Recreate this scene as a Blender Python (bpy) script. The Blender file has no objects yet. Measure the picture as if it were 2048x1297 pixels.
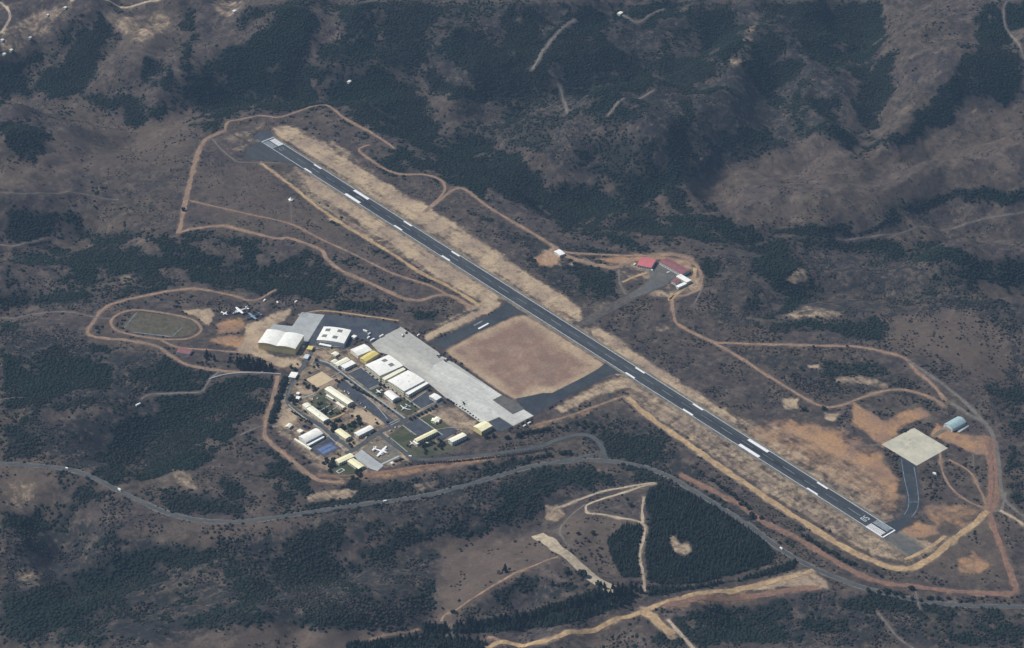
import bpy, bmesh, math, random
import numpy as np
from mathutils import Vector, Matrix
from mathutils.geometry import tessellate_polygon
random.seed(7); RNG = np.random.default_rng(11)
S = bpy.context.scene
COL = S.collection

# ------------------------------------------------------------------ camera
F, PITCH, YAW = 4773.5, math.radians(33.315), math.radians(40.369)
CAM = np.array([-2463.6, -1943.7, 2434.3])
FWD = np.array([math.sin(YAW)*math.cos(PITCH), math.cos(YAW)*math.cos(PITCH), -math.sin(PITCH)])
RGT = np.array([math.cos(YAW), -math.sin(YAW), 0.0])
UPV = np.cross(RGT, FWD)
def proj(P):
    d = np.asarray(P, float) - CAM
    w = d @ FWD
    w = np.where(np.abs(w) < 1, 1, w)
    return 1024 + F*(d @ RGT)/w, 648.5 - F*(d @ UPV)/w
def at(px, py, z=0.0):
    d = FWD*F + RGT*(px-1024) + UPV*(648.5-py)
    t = (z - CAM[2])/d[2]
    p = CAM + d*t
    return Vector((float(p[0]), float(p[1]), float(z)))

# ------------------------------------------------------------------ noise and polygon helpers
def vnoise(x, y, seed=0):
    xi = np.floor(x).astype(np.int64); yi = np.floor(y).astype(np.int64)
    fx = x-xi; fy = y-yi
    fx = fx*fx*fx*(fx*(fx*6-15)+10); fy = fy*fy*fy*(fy*(fy*6-15)+10)
    def h(a, b):
        n = (a*374761393 + b*668265263 + seed*982451653) & 0x7fffffff
        n = ((n ^ (n >> 13))*1274126177) & 0x7fffffff
        return ((n ^ (n >> 16)) & 0xffff)/65535.0
    return (h(xi, yi)*(1-fx)+h(xi+1, yi)*fx)*(1-fy) + (h(xi, yi+1)*(1-fx)+h(xi+1, yi+1)*fx)*fy
def fbm(x, y, seed=0, o=4):
    s = 0; a = .5; t = 0
    for k in range(o):
        s = s + a*vnoise(x*2**k+17.3*k, y*2**k-9.1*k, seed+k); t += a; a *= .5
    return s/t
def sstep(a, b, x):
    t = np.clip((x-a)/(b-a), 0, 1); return t*t*(3-2*t)
def seg_dist(x, y, pts, closed=False):
    d = np.full(x.shape, 1e9)
    n = len(pts)
    for i in range(n if closed else n-1):
        ax, ay = pts[i][:2]; bx, by = pts[(i+1) % n][:2]
        vx, vy = bx-ax, by-ay; L = vx*vx+vy*vy+1e-9
        t = np.clip(((x-ax)*vx+(y-ay)*vy)/L, 0, 1)
        d = np.minimum(d, (x-ax-t*vx)**2+(y-ay-t*vy)**2)
    return np.sqrt(d)
def inside(x, y, pts):
    r = np.zeros(x.shape, bool); n = len(pts)
    for i in range(n):
        ax, ay = pts[i][:2]; bx, by = pts[(i+1) % n][:2]
        if ay == by: continue
        c = ((ay > y) != (by > y)) & (x < (bx-ax)*(y-ay)/(by-ay)+ax)
        r ^= c
    return r
def sdf(x, y, pts, far=60.):
    """signed distance, negative inside, exact only within `far`"""
    P = np.array([p[:2] for p in pts]); out = np.full(x.shape, far)
    m = (x > P[:, 0].min()-far) & (x < P[:, 0].max()+far) & (y > P[:, 1].min()-far) & (y < P[:, 1].max()+far)
    if m.any():
        xx, yy = x[m], y[m]
        d = seg_dist(xx, yy, pts, True); d = np.where(inside(xx, yy, pts), -d, d); out[m] = d
    return out
def ldist(x, y, pts, far=40.):
    P = np.array([p[:2] for p in pts]); out = np.full(x.shape, 1e6)
    m = (x > P[:, 0].min()-far) & (x < P[:, 0].max()+far) & (y > P[:, 1].min()-far) & (y < P[:, 1].max()+far)
    if m.any(): out[m] = seg_dist(x[m], y[m], pts)
    return out

# ------------------------------------------------------------------ relief
FLAT = [(395,300),(440,255),(540,235),(640,250),(760,310),(860,390),(1000,450),(1100,480),(1230,500),(1350,495),(1420,545),(1420,670),(1700,680),(1850,730),(1960,820),(2000,900),(2020,1050),(2048,1180),(1900,1195),(1750,1175),(1600,1110),(1450,1010),(1300,930),(1200,905),(1100,905),(850,940),(700,960),(620,940),(520,880),(510,760),(350,735),(165,675),(195,605),(380,570),(500,600),(720,610),(850,620),(870,600),(700,560),(620,500),(450,460),(355,475)]
VALLEYS = [(62,110,[(0,140),(120,170),(200,200),(290,245),(400,185),(560,160),(700,160),(800,160),(860,215),(960,290),(1080,330),(1200,420),(1300,430),(1400,440),(1560,460),(1720,465),(1800,425),(1900,395),(2048,380)]),
 (60,100,[(1080,330),(1250,340),(1400,340),(1500,270),(1700,300),(1850,260),(2048,190)]),
 (45,80,[(860,215),(1000,170),(1200,140),(1400,50)]), (50,90,[(1720,300),(1720,150),(1700,0)]), (40,70,[(1540,270),(1560,120)]),
 (55,80,[(0,600),(150,600),(300,570),(500,545),(700,560),(830,590)]), (35,80,[(0,470),(150,440),(260,480)]),
 (42,80,[(540,790),(400,830),(260,900),(180,970),(60,1080),(0,1130)]),
 (40,75,[(0,1090),(200,1100),(400,1070),(700,1090),(900,1040),(1050,1000),(1150,960),(1240,935)]),
 (25,60,[(870,1250),(900,1150),(920,1080)]), (30,70,[(1450,640),(1560,600),(1700,560),(1950,560),(2048,560)]),
 (25,60,[(680,0),(640,80),(700,150)]), (30,60,[(1850,1297),(1700,1250),(1500,1230)]), (35,70,[(2048,740),(2040,860),(2048,1000)])]
HIGHWAY = [(-60,925),(0,927),(60,931),(130,938),(185,955),(230,978),(280,1003),(330,1025),(390,1040),(450,1044),(520,1040),(600,1028),(700,1012),(800,1000),(880,985),(950,966),(1020,945),(1080,930),(1150,922),(1210,922),(1270,930),(1330,950),(1380,978),(1440,1015),(1500,1053),(1560,1098),(1620,1133),(1700,1167),(1780,1190),(1860,1205),(1950,1212),(2110,1216)]
GX0, GY0, GS = -6000., -6000., 20.
GN = 700
_gx, _gy = np.meshgrid(GX0+GS*np.arange(GN), GY0+GS*np.arange(GN), indexing='ij')
def _build():
    fl = [tuple(at(*p))[:2] for p in FLAT]
    d = np.full(_gx.shape, 900.)
    m = (np.abs(_gx) < 3500) & (np.abs(_gy-600) < 3500)
    dd = seg_dist(_gx[m], _gy[m], fl, True); dd = np.where(inside(_gx[m], _gy[m], fl), -dd, dd); d[m] = dd
    f = sstep(18, 230, d)
    dh = np.full(_gx.shape, 900.); dh[m] = seg_dist(_gx[m], _gy[m], [tuple(at(*q))[:2] for q in HIGHWAY]); f = f*sstep(14, 130, dh)
    f2 = sstep(30, 420, d)
    n1 = fbm(_gx/520, _gy/520, 3, 4)-.5
    n2 = fbm(_gx/170, _gy/170, 9, 4)-.5
    n3 = np.abs(fbm(_gx/230+.3*n1, _gy/230, 14, 4)-.5)
    h = 110*n1*(.35+.65*f2) + 40*n2 + 135*(n3-.10)*f2
    v = np.zeros(_gx.shape)
    for dep, wid, pl in VALLEYS:
        w = [tuple(at(*p))[:2] for p in pl]
        dist = np.full(_gx.shape, 1e5); dist[m] = seg_dist(_gx[m]+55*(vnoise(_gx[m]/150, _gy[m]/150, 4)-.5), _gy[m]+55*(vnoise(_gx[m]/150, _gy[m]/150, 5)-.5), w)
        v = np.maximum(v, 1.25*dep*np.exp(-(dist/wid)**2))
    h = h - v
    h = h + 60*sstep(500, 2600, _gx+_gy-1500)
    far = sstep(3000, 6500, np.hypot(_gx, _gy))
    return f*(h + far*160*(fbm(_gx/1500, _gy/1500, 21, 3)-.4))
GH = _build()
def H(x, y):
    u = np.clip((np.asarray(x, float)-GX0)/GS, 0, GN-1.001); v = np.clip((np.asarray(y, float)-GY0)/GS, 0, GN-1.001)
    i = u.astype(int); j = v.astype(int); a = u-i; b = v-j
    return (GH[i, j]*(1-a)+GH[i+1, j]*a)*(1-b)+(GH[i, j+1]*(1-a)+GH[i+1, j+1]*a)*b
def on(px, py, up=0.0):
    z = 0.0
    for _ in range(25):
        p = at(px, py, z); z = .4*z + .6*(float(H(p.x, p.y)) + up)
    return at(px, py, z)

# ------------------------------------------------------------------ materials
class NT:
    def __init__(s, name, rough=.9, spec=.2):
        s.m = bpy.data.materials.new(name); s.m.use_nodes = True
        s.t = s.m.node_tree; s.b = s.t.nodes['Principled BSDF']
        s.b.inputs['Roughness'].default_value = rough
        s.b.inputs['Specular IOR Level'].default_value = spec
        s.pos = s.n('ShaderNodeNewGeometry').outputs['Position']
    def n(s, typ): return s.t.nodes.new(typ)
    def set(s, sock, v):
        if isinstance(v, bpy.types.NodeSocket): s.t.links.new(v, sock)
        elif isinstance(v, (tuple, list)) and len(v) == 3 and sock.type == 'RGBA': sock.default_value = (*v, 1)
        else: sock.default_value = v
    def noise(s, size, det=4, rough=.6, stretch=None, off=0.):
        mp = s.n('ShaderNodeMapping'); s.t.links.new(s.pos, mp.inputs[0])
        st = stretch or (1, 1, 1)
        mp.inputs['Scale'].default_value = [k/size for k in st]; mp.inputs['Location'].default_value = (off, off*1.7, 0)
        x = s.n('ShaderNodeTexNoise'); x.inputs['Scale'].default_value = 1; x.inputs['Detail'].default_value = det; x.inputs['Roughness'].default_value = rough
        s.t.links.new(mp.outputs[0], x.inputs['Vector']); return x.outputs[0]
    def attr(s, name):
        a = s.n('ShaderNodeAttribute'); a.attribute_name = name
        sp = s.n('ShaderNodeSeparateColor'); s.t.links.new(a.outputs['Color'], sp.inputs[0]); return sp.outputs
    def math(s, op, a, b=0., c=None, clamp=False):
        m = s.n('ShaderNodeMath'); m.operation = op; m.use_clamp = clamp
        s.set(m.inputs[0], a); s.set(m.inputs[1], b)
        if c is not None: s.set(m.inputs[2], c)
        return m.outputs[0]
    def rng(s, v, a, b, lo=0., hi=1.):
        m = s.n('ShaderNodeMapRange'); m.interpolation_type = 'SMOOTHSTEP'
        s.set(m.inputs[0], v); s.set(m.inputs[1], a); s.set(m.inputs[2], b); m.inputs[3].default_value = lo; m.inputs[4].default_value = hi
        return m.outputs[0]
    def mix(s, f, a, b):
        m = s.n('ShaderNodeMix'); m.data_type = 'RGBA'
        s.set(m.inputs[0], f); s.set(m.inputs[6], a); s.set(m.inputs[7], b); return m.outputs[2]
    def scale(s, c, f):
        m = s.n('ShaderNodeMix'); m.data_type = 'RGBA'; m.blend_type = 'MULTIPLY'; m.inputs[0].default_value = 1
        s.set(m.inputs[6], c)
        cb = s.n('ShaderNodeCombineColor')
        for k in range(3): s.set(cb.inputs[k], f)
        s.t.links.new(cb.outputs[0], m.inputs[7]); return m.outputs[2]
    def done(s, c):
        s.set(s.b.inputs['Base Color'], c); return s.m
def simple(name, col, var=.25, size=6., rough=.8, spec=.25, col2=None, size2=40., stretch=None, metal=0.):
    t = NT(name, rough, spec)
    t.b.inputs['Metallic'].default_value = metal
    c = col
    if col2: c = t.mix(t.rng(t.noise(size2, 4, .6, stretch), .38, .62), col, col2)
    f = t.rng(t.noise(size, 5, .65), .25, .75, 1-var, 1+var)
    return t.done(t.scale(c, f))
M = {}
M['asphalt'] = simple('worn_asphalt', (.034,.041,.048), .28, 5, .85, .2, (.052,.058,.062), 26, (1,.06,1))
def spot(t, cx, cy, r0, r1):
    sp = t.n('ShaderNodeSeparateXYZ'); t.t.links.new(t.pos, sp.inputs[0])
    dx = t.math('SUBTRACT', sp.outputs[0], cx); dy = t.math('SUBTRACT', sp.outputs[1], cy)
    return t.rng(t.math('SQRT', t.math('ADD', t.math('MULTIPLY', dx, dx), t.math('MULTIPLY', dy, dy))), r0, r1, 1., 0.), sp
t = NT('runway_asphalt', .85, .2)
c = t.mix(t.rng(t.noise(26, 4, .6, (1,.06,1)), .38, .62), (.036,.043,.05), (.056,.062,.066))
_, sp = spot(t, 0, 0, 1, 2); ax = t.math('ABSOLUTE', sp.outputs[0]); yy = t.math('ABSOLUTE', t.math('SUBTRACT', sp.outputs[1], 875.))
rub = t.math('MULTIPLY', t.rng(ax, 2., 8., 1., 0.), t.math('MULTIPLY', t.rng(yy, 250., 420.), t.rng(yy, 620., 760., 1., 0.)))
c = t.mix(t.math('MULTIPLY', rub, t.rng(t.noise(5, 4, .7, (1,.02,1), 4.), .35, .6, .2, .9)), c, (.018,.02,.023))
c = t.mix(t.rng(t.noise(42, 2, .5, (1,.5,1), 9.), .60, .63, 0, .4), c, (.075,.078,.078))
M['runway'] = t.done(t.scale(c, t.rng(t.noise(5, 5, .65), .25, .75, .75, 1.25)))
M['asphalt_taxi'] = simple('taxiway_asphalt', (.031,.038,.046), .25, 7, .85, .2, (.043,.05,.056), 40)
M['asphalt_old'] = simple('faded_asphalt', (.085,.09,.088), .25, 10, .9, .2, (.11,.105,.095), 45)
M['asphalt_road'] = simple('road_asphalt', (.058,.065,.07), .22, 6, .85, .2, (.08,.084,.085), 30)
M['asphalt_plot'] = simple('plot_asphalt', (.043,.05,.066), .25, 7, .85, .2, (.06,.068,.08), 22)
M['shoulder'] = simple('runway_shoulder', (.13,.125,.108), .3, 5, .95, .1, (.20,.17,.125), 22)
M['concrete'] = simple('apron_concrete', (.43,.435,.40), .16, 9, .85, .2, (.31,.32,.31), 38, (1,.3,1))
M['concrete_pale'] = simple('pale_concrete', (.52,.525,.48), .14, 9, .85, .2, (.42,.425,.40), 30, (1,.25,1))
M['concrete_grey'] = simple('grey_concrete', (.36,.38,.38), .12, 12, .85, .2, (.31,.33,.335), 40)
t = NT('cream_concrete', .85, .2)
c = t.mix(t.rng(t.noise(26, 4), .38, .62), (.49,.465,.365), (.42,.405,.33))
pc = at(1818, 886); m_, _ = spot(t, pc.x, pc.y, 4., 26.)
c = t.mix(t.math('MULTIPLY', m_, t.rng(t.noise(9, 5, .7), .4, .62, 0, .6)), c, (.20,.20,.17))
M['pad'] = t.done(t.scale(c, t.rng(t.noise(12, 5, .65), .25, .75, .88, 1.1)))
M['kerb'] = simple('pale_paving', (.30,.31,.28), .3, 5, .9, .2)
M['white_paint'] = simple('runway_paint', (.72,.73,.74), .1, 5, .7, .3)
M['line_paint'] = simple('edge_line_paint', (.52,.56,.60), .25, 6, .7, .3)
M['dull_paint'] = simple('worn_paint', (.17,.21,.25), .45, 7, .8, .2)
M['mid_paint'] = simple('greyed_paint', (.26,.30,.33), .35, 6, .8, .2)
def dirtmat(name, a, b, var=.3): return simple(name, a, var, 6, .97, .05, b, 30)
M['dirt'] = dirtmat('brown_dirt', (.27,.185,.13), (.205,.148,.112))
M['dirt_tan'] = dirtmat('tan_dirt', (.40,.285,.16), (.30,.21,.125))
M['dirt_red'] = dirtmat('red_dirt', (.215,.125,.09), (.175,.11,.085))
M['dirt_grey'] = dirtmat('grey_dirt', (.15,.138,.12), (.12,.11,.10))
M['dirt_pale'] = dirtmat('pale_dirt', (.38,.32,.235), (.31,.26,.195))
def slab(name, a, b, size):
    t = NT(name, .85, .2)
    c = t.mix(t.rng(t.noise(size, 4, .6, (1,.3,1)), .38, .62), a, b)
    c = t.mix(t.rng(t.noise(11, 3, .6, off=6.), .62, .70, 0, .35), c, (.16,.16,.155))
    c = t.mix(t.rng(t.noise(6, 4, .7, (1,.05,1), 2.), .56, .7, 0, .3), c, (.2,.2,.2))
    sp = t.n('ShaderNodeSeparateXYZ'); t.t.links.new(t.pos, sp.inputs[0])
    jx = t.math('ABSOLUTE', t.math('SUBTRACT', t.math('FRACT', t.math('DIVIDE', sp.outputs[0], 15.)), .5)); jy = t.math('ABSOLUTE', t.math('SUBTRACT', t.math('FRACT', t.math('DIVIDE', sp.outputs[1], 15.)), .5))
    c = t.mix(t.rng(t.math('MAXIMUM', jx, jy), .475, .488, 0, .3), c, (.2,.2,.19))
    return t.done(t.scale(c, t.rng(t.noise(8, 5, .65), .25, .75, .88, 1.12)))
M['concrete'] = slab('apron_concrete', (.47,.465,.42), (.35,.35,.325), 38)
M['concrete_pale'] = slab('pale_concrete', (.55,.555,.51), (.44,.445,.42), 30)
M['faded_track'] = simple('faded_track', (.095,.085,.076), .35, 6, .95, .1, (.075,.066,.060), 20)
M['court_sand'] = simple('court_sand', (.50,.40,.26), .12, 8, .95, .1)
M['lawn'] = simple('mown_lawn', (.055,.075,.028), .4, 8, .95, .1, (.035,.055,.025), 20)
M['field'] = simple('dry_playing_field', (.080,.074,.048), .35, 8, .95, .1, (.098,.084,.062), 24)
M['court_blue'] = simple('blue_court', (.10,.16,.30), .2, 6, .8, .2)
M['court_rim'] = simple('purple_court', (.085,.075,.11), .3, 6, .8, .2)
def roofmat(name, c, dirt, k=.35):
    t = NT(name, .55, .3)
    q = t.mix(t.rng(t.noise(14, 5, .7), .48, .72, 0, k), c, dirt)
    q = t.mix(t.rng(t.noise(3.2, 4, .7, off=5.), .58, .72, 0, k*.9), q, dirt)
    return t.done(t.scale(q, t.rng(t.noise(6, 4), .3, .7, .93, 1.05)))
def paint(name, c, var=.07, rough=.55, size=5): return simple(name, c, var, size, rough, .3)
M['white'] = roofmat('white_roof_sheet', (.82,.82,.77), (.50,.49,.45))
M['cream'] = roofmat('cream_roof_sheet', (.82,.80,.65), (.52,.48,.36))
M['ivory'] = paint('ivory_wall', (.66,.64,.50), .1)
M['offwhite'] = paint('offwhite_wall', (.64,.65,.62), .1)
M['yellow'] = paint('yellow_wall', (.66,.55,.27), .12)
M['yellow_roof'] = paint('yellow_roof_sheet', (.62,.52,.17), .12)
M['lemon'] = roofmat('pale_yellow_roof', (.80,.76,.50), (.52,.46,.28))
M['grey'] = paint('grey_panel', (.34,.36,.36), .12)
M['skylight'] = paint('dark_skylight', (.17,.18,.17), .15)
M['glass'] = simple('window_glass', (.03,.04,.05), .2, 3, .15, .5)
M['door'] = paint('door_panel', (.30,.31,.30), .12)
M['red_roof'] = paint('bright_red_roof', (.48,.14,.15), .12)
M['dull_red'] = paint('dull_red_roof', (.22,.095,.10), .2)
M['teal'] = paint('pale_teal_roof', (.32,.44,.46), .15)
M['blue_grey'] = paint('blue_grey_roof', (.52,.58,.60), .1)
M['plane_white'] = paint('white_aircraft_paint', (.82,.82,.82), .03, .35)
M['plane_dark'] = paint('slate_aircraft_paint', (.028,.032,.038), .1, .7)
M['plane_blue'] = paint('blue_aircraft_paint', (.07,.125,.19), .1, .45)
M['plane_steel'] = paint('pale_blue_aircraft_paint', (.20,.27,.34), .1, .45)
M['rubber'] = paint('black_rubber', (.02,.02,.02), .1)
M['orange'] = paint('orange_cloth', (.60,.20,.10), .1)
M['bark'] = paint('tree_bark', (.08,.06,.045), .3)
def leafmat(name, a, b):
    t = NT(name, .95, .05)
    o = t.n('ShaderNodeObjectInfo').outputs['Random']
    c = t.mix(t.rng(t.noise(9, 3), .35, .65), a, b)
    return t.done(t.scale(c, t.rng(t.noise(2.2, 3, .7), .3, .7, .75, 1.28)))
M['leaf'] = leafmat('dark_foliage', (.013,.019,.015), (.021,.027,.019))
M['leaf_pine'] = leafmat('pine_foliage', (.012,.020,.016), (.020,.028,.020))
M['leaf_lush'] = leafmat('valley_foliage', (.010,.020,.016), (.018,.028,.019))
M['leaf_scrub'] = leafmat('scrub_foliage', (.034,.031,.028), (.050,.043,.037))

# ------------------------------------------------------------------ object helpers
def prop(o, label=None, cat=None, group=None, kind=None):
    if label: o['label'] = label
    if cat: o['category'] = cat
    if group: o['group'] = group
    if kind: o['kind'] = kind
    return o
def empty(name, loc, rz=0., **k):
    o = bpy.data.objects.new(name, None); o.location = loc; o.rotation_euler = (0, 0, rz); o.empty_display_size = 2
    COL.objects.link(o); return prop(o, **k)
def link(name, me, mat=None, parent=None, loc=None, rz=None, **k):
    o = bpy.data.objects.new(name, me)
    if mat is not None:
        me.materials.clear()
        for m in (mat if isinstance(mat, (list, tuple)) else [mat]): me.materials.append(m)
    if parent: o.parent = parent
    if loc is not None: o.location = loc
    if rz is not None: o.rotation_euler = (0, 0, rz)
    COL.objects.link(o); return prop(o, **k)
def mesh(name, v, f, smooth=False):
    me = bpy.data.meshes.new(name); me.from_pydata([tuple(p) for p in v], [], [tuple(q) for q in f]); me.update()
    if smooth: me.polygons.foreach_set('use_smooth', [True]*len(me.polygons))
    return me
class MB:
    def __init__(s): s.v = []; s.f = []; s.mi = []
    def add(s, v, f, mi=0):
        o = len(s.v); s.v += [tuple(p) for p in v]; s.f += [tuple(o+i for i in q) for q in f]; s.mi += [mi]*len(f)
    def box(s, x0, x1, y0, y1, z0, z1, mi=0):
        s.add([(x0,y0,z0),(x1,y0,z0),(x1,y1,z0),(x0,y1,z0),(x0,y0,z1),(x1,y0,z1),(x1,y1,z1),(x0,y1,z1)],
              [(3,2,1,0),(4,5,6,7),(0,1,5,4),(1,2,6,5),(2,3,7,6),(3,0,4,7)], mi)
    def loft(s, rings, mi=0, cap=True):
        n = len(rings[0]); v = [p for r in rings for p in r]; f = []
        for k in range(len(rings)-1):
            for i in range(n):
                j = (i+1) % n; f.append((k*n+i, k*n+j, (k+1)*n+j, (k+1)*n+i))
        if cap: f.append(tuple(range(n-1, -1, -1))); f.append(tuple((len(rings)-1)*n+i for i in range(n)))
        s.add(v, f, mi)
    def tube(s, pts, rad, n=10, mi=0, axis='x', sz=1.):
        rings = []
        for (x, y, z), r in zip(pts, rad):
            ring = []
            for i in range(n):
                a = 2*math.pi*i/n; c, q = math.cos(a)*r, math.sin(a)*r
                ring.append((x, y+c, z+q*sz) if axis == 'x' else ((x+c, y, z+q) if axis == 'y' else (x+c, y+q, z)))
            rings.append(ring)
        s.loft(rings, mi)
    def build(s, name, mat, parent=None, smooth=False, **k):
        me = mesh(name, s.v, s.f, smooth)
        o = link(name, me, mat, parent, **k)
        if isinstance(mat, (list, tuple)): me.polygons.foreach_set('material_index', s.mi)
        return o

# ------------------------------------------------------------------ flat sheets and draped strips
_lay = [0]
EXCL = []
def layer(base):
    _lay[0] += 1; return base + .006*(_lay[0] % 40)
def sheet(name, pts, mat, base=.3, parent=None, world=False, **k):
    z = layer(base)
    P = [Vector((p[0], p[1], 0)) for p in pts] if world else [at(*p) for p in pts]
    EXCL.append([(p.x, p.y) for p in P])
    tri = tessellate_polygon([[Vector((p.x, p.y, 0)) for p in P]])
    ok = []
    for a, b, c in tri:
        n = (P[b]-P[a]).cross(P[c]-P[a]).z
        if abs(n) > 1e-6: ok.append((a, b, c) if n > 0 else (a, c, b))
    me = mesh(name, [(p.x, p.y, z) for p in P], ok)
    k.setdefault('kind', 'structure')
    if parent: k.pop('kind')
    return link(name, me, mat, parent, **k)
def catmull(p, n=6, closed=False):
    p = [Vector(q) for q in p]; out = []; L = len(p)
    for i in range(L if closed else L-1):
        g = (lambda j: p[j % L]) if closed else (lambda j: p[max(0, min(L-1, j))])
        a, b, c, d = g(i-1), g(i), g(i+1), g(i+2)
        for k in range(n):
            t = k/n
            out.append(.5*((2*b)+(c-a)*t+(2*a-5*b+4*c-d)*t*t+(3*b-a-3*c+d)*t**3))
    if not closed: out.append(p[-1])
    return out
def resample(pts, step, closed=False):
    if closed: pts = pts+[pts[0]]
    out = [pts[0]]; acc = 0
    for a, b in zip(pts, pts[1:]):
        d = (b-a).length
        if d < 1e-6: continue
        t = step-acc
        while t < d: out.append(a+(b-a)*(t/d)); t += step
        acc = (acc+d) % step
    return out
STRIPS = []   # (world polyline, half width, cover channel) kept for the ground cover and to keep plants off
def strip(name, px, width, mat, up=.22, jitter=.18, closed=False, chan=None, parent=None, reg=True, halo=1.7, **k):
    w = [Vector((*tuple(on(*p))[:2], 0)) for p in px]
    c = resample(catmull(w, 8, closed), 3.0, closed)
    if len(c) < 3: return
    n = len(c); v = []; z = layer(0)
    for i in range(n):
        a = c[(i-1) % n] if closed or i else c[0]; b = c[(i+1) % n] if closed or i < n-1 else c[-1]
        t = (b-a).normalized(); nn = Vector((-t.y, t.x, 0))
        for s in (1, .5, 0, -.5, -1):
            j = 1+jitter*(.12 if width > 15 else 1)*(float(vnoise(np.array(c[i].x/14+s*7), np.array(c[i].y/14), 33))-.5)*2 if abs(s) == 1 else 1
            q = c[i]+nn*(s*width/2*j); v.append((q.x, q.y, float(H(q.x, q.y))+up+z))
    f = []
    for i in range(n if closed else n-1):
        for s in range(4):
            a = i*5+s; b = ((i+1) % n)*5+s; f.append((a, a+1, b+1, b))
    me = mesh(name, v, f, True)
    if me.polygons[0].normal.z < 0: me.flip_normals()
    if reg: STRIPS.append(([(p.x, p.y) for p in c]+([(c[0].x, c[0].y)] if closed else []), width/2, chan, halo))
    k.setdefault('kind', 'structure')
    if parent: k.pop('kind')
    return link(name, me, mat, parent, **k)

COLR = dict(mauve=(.066,.051,.050), taupe=(.082,.064,.051), pale=(.142,.114,.093), meadow=(.112,.086,.069), brush=(.020,.023,.024), red=(.235,.15,.105), orange=(.34,.205,.11),
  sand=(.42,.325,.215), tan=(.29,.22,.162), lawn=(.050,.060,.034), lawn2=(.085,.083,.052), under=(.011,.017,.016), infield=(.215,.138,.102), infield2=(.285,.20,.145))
HAZE_C, HAZE_D = (.275,.435,.68), 3.7e-5
SKY, SUN_E, SUN_EL, SUN_DIR, EXPO = .07, 4.8, 50, (-.62,.78,0), 0.16
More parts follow.
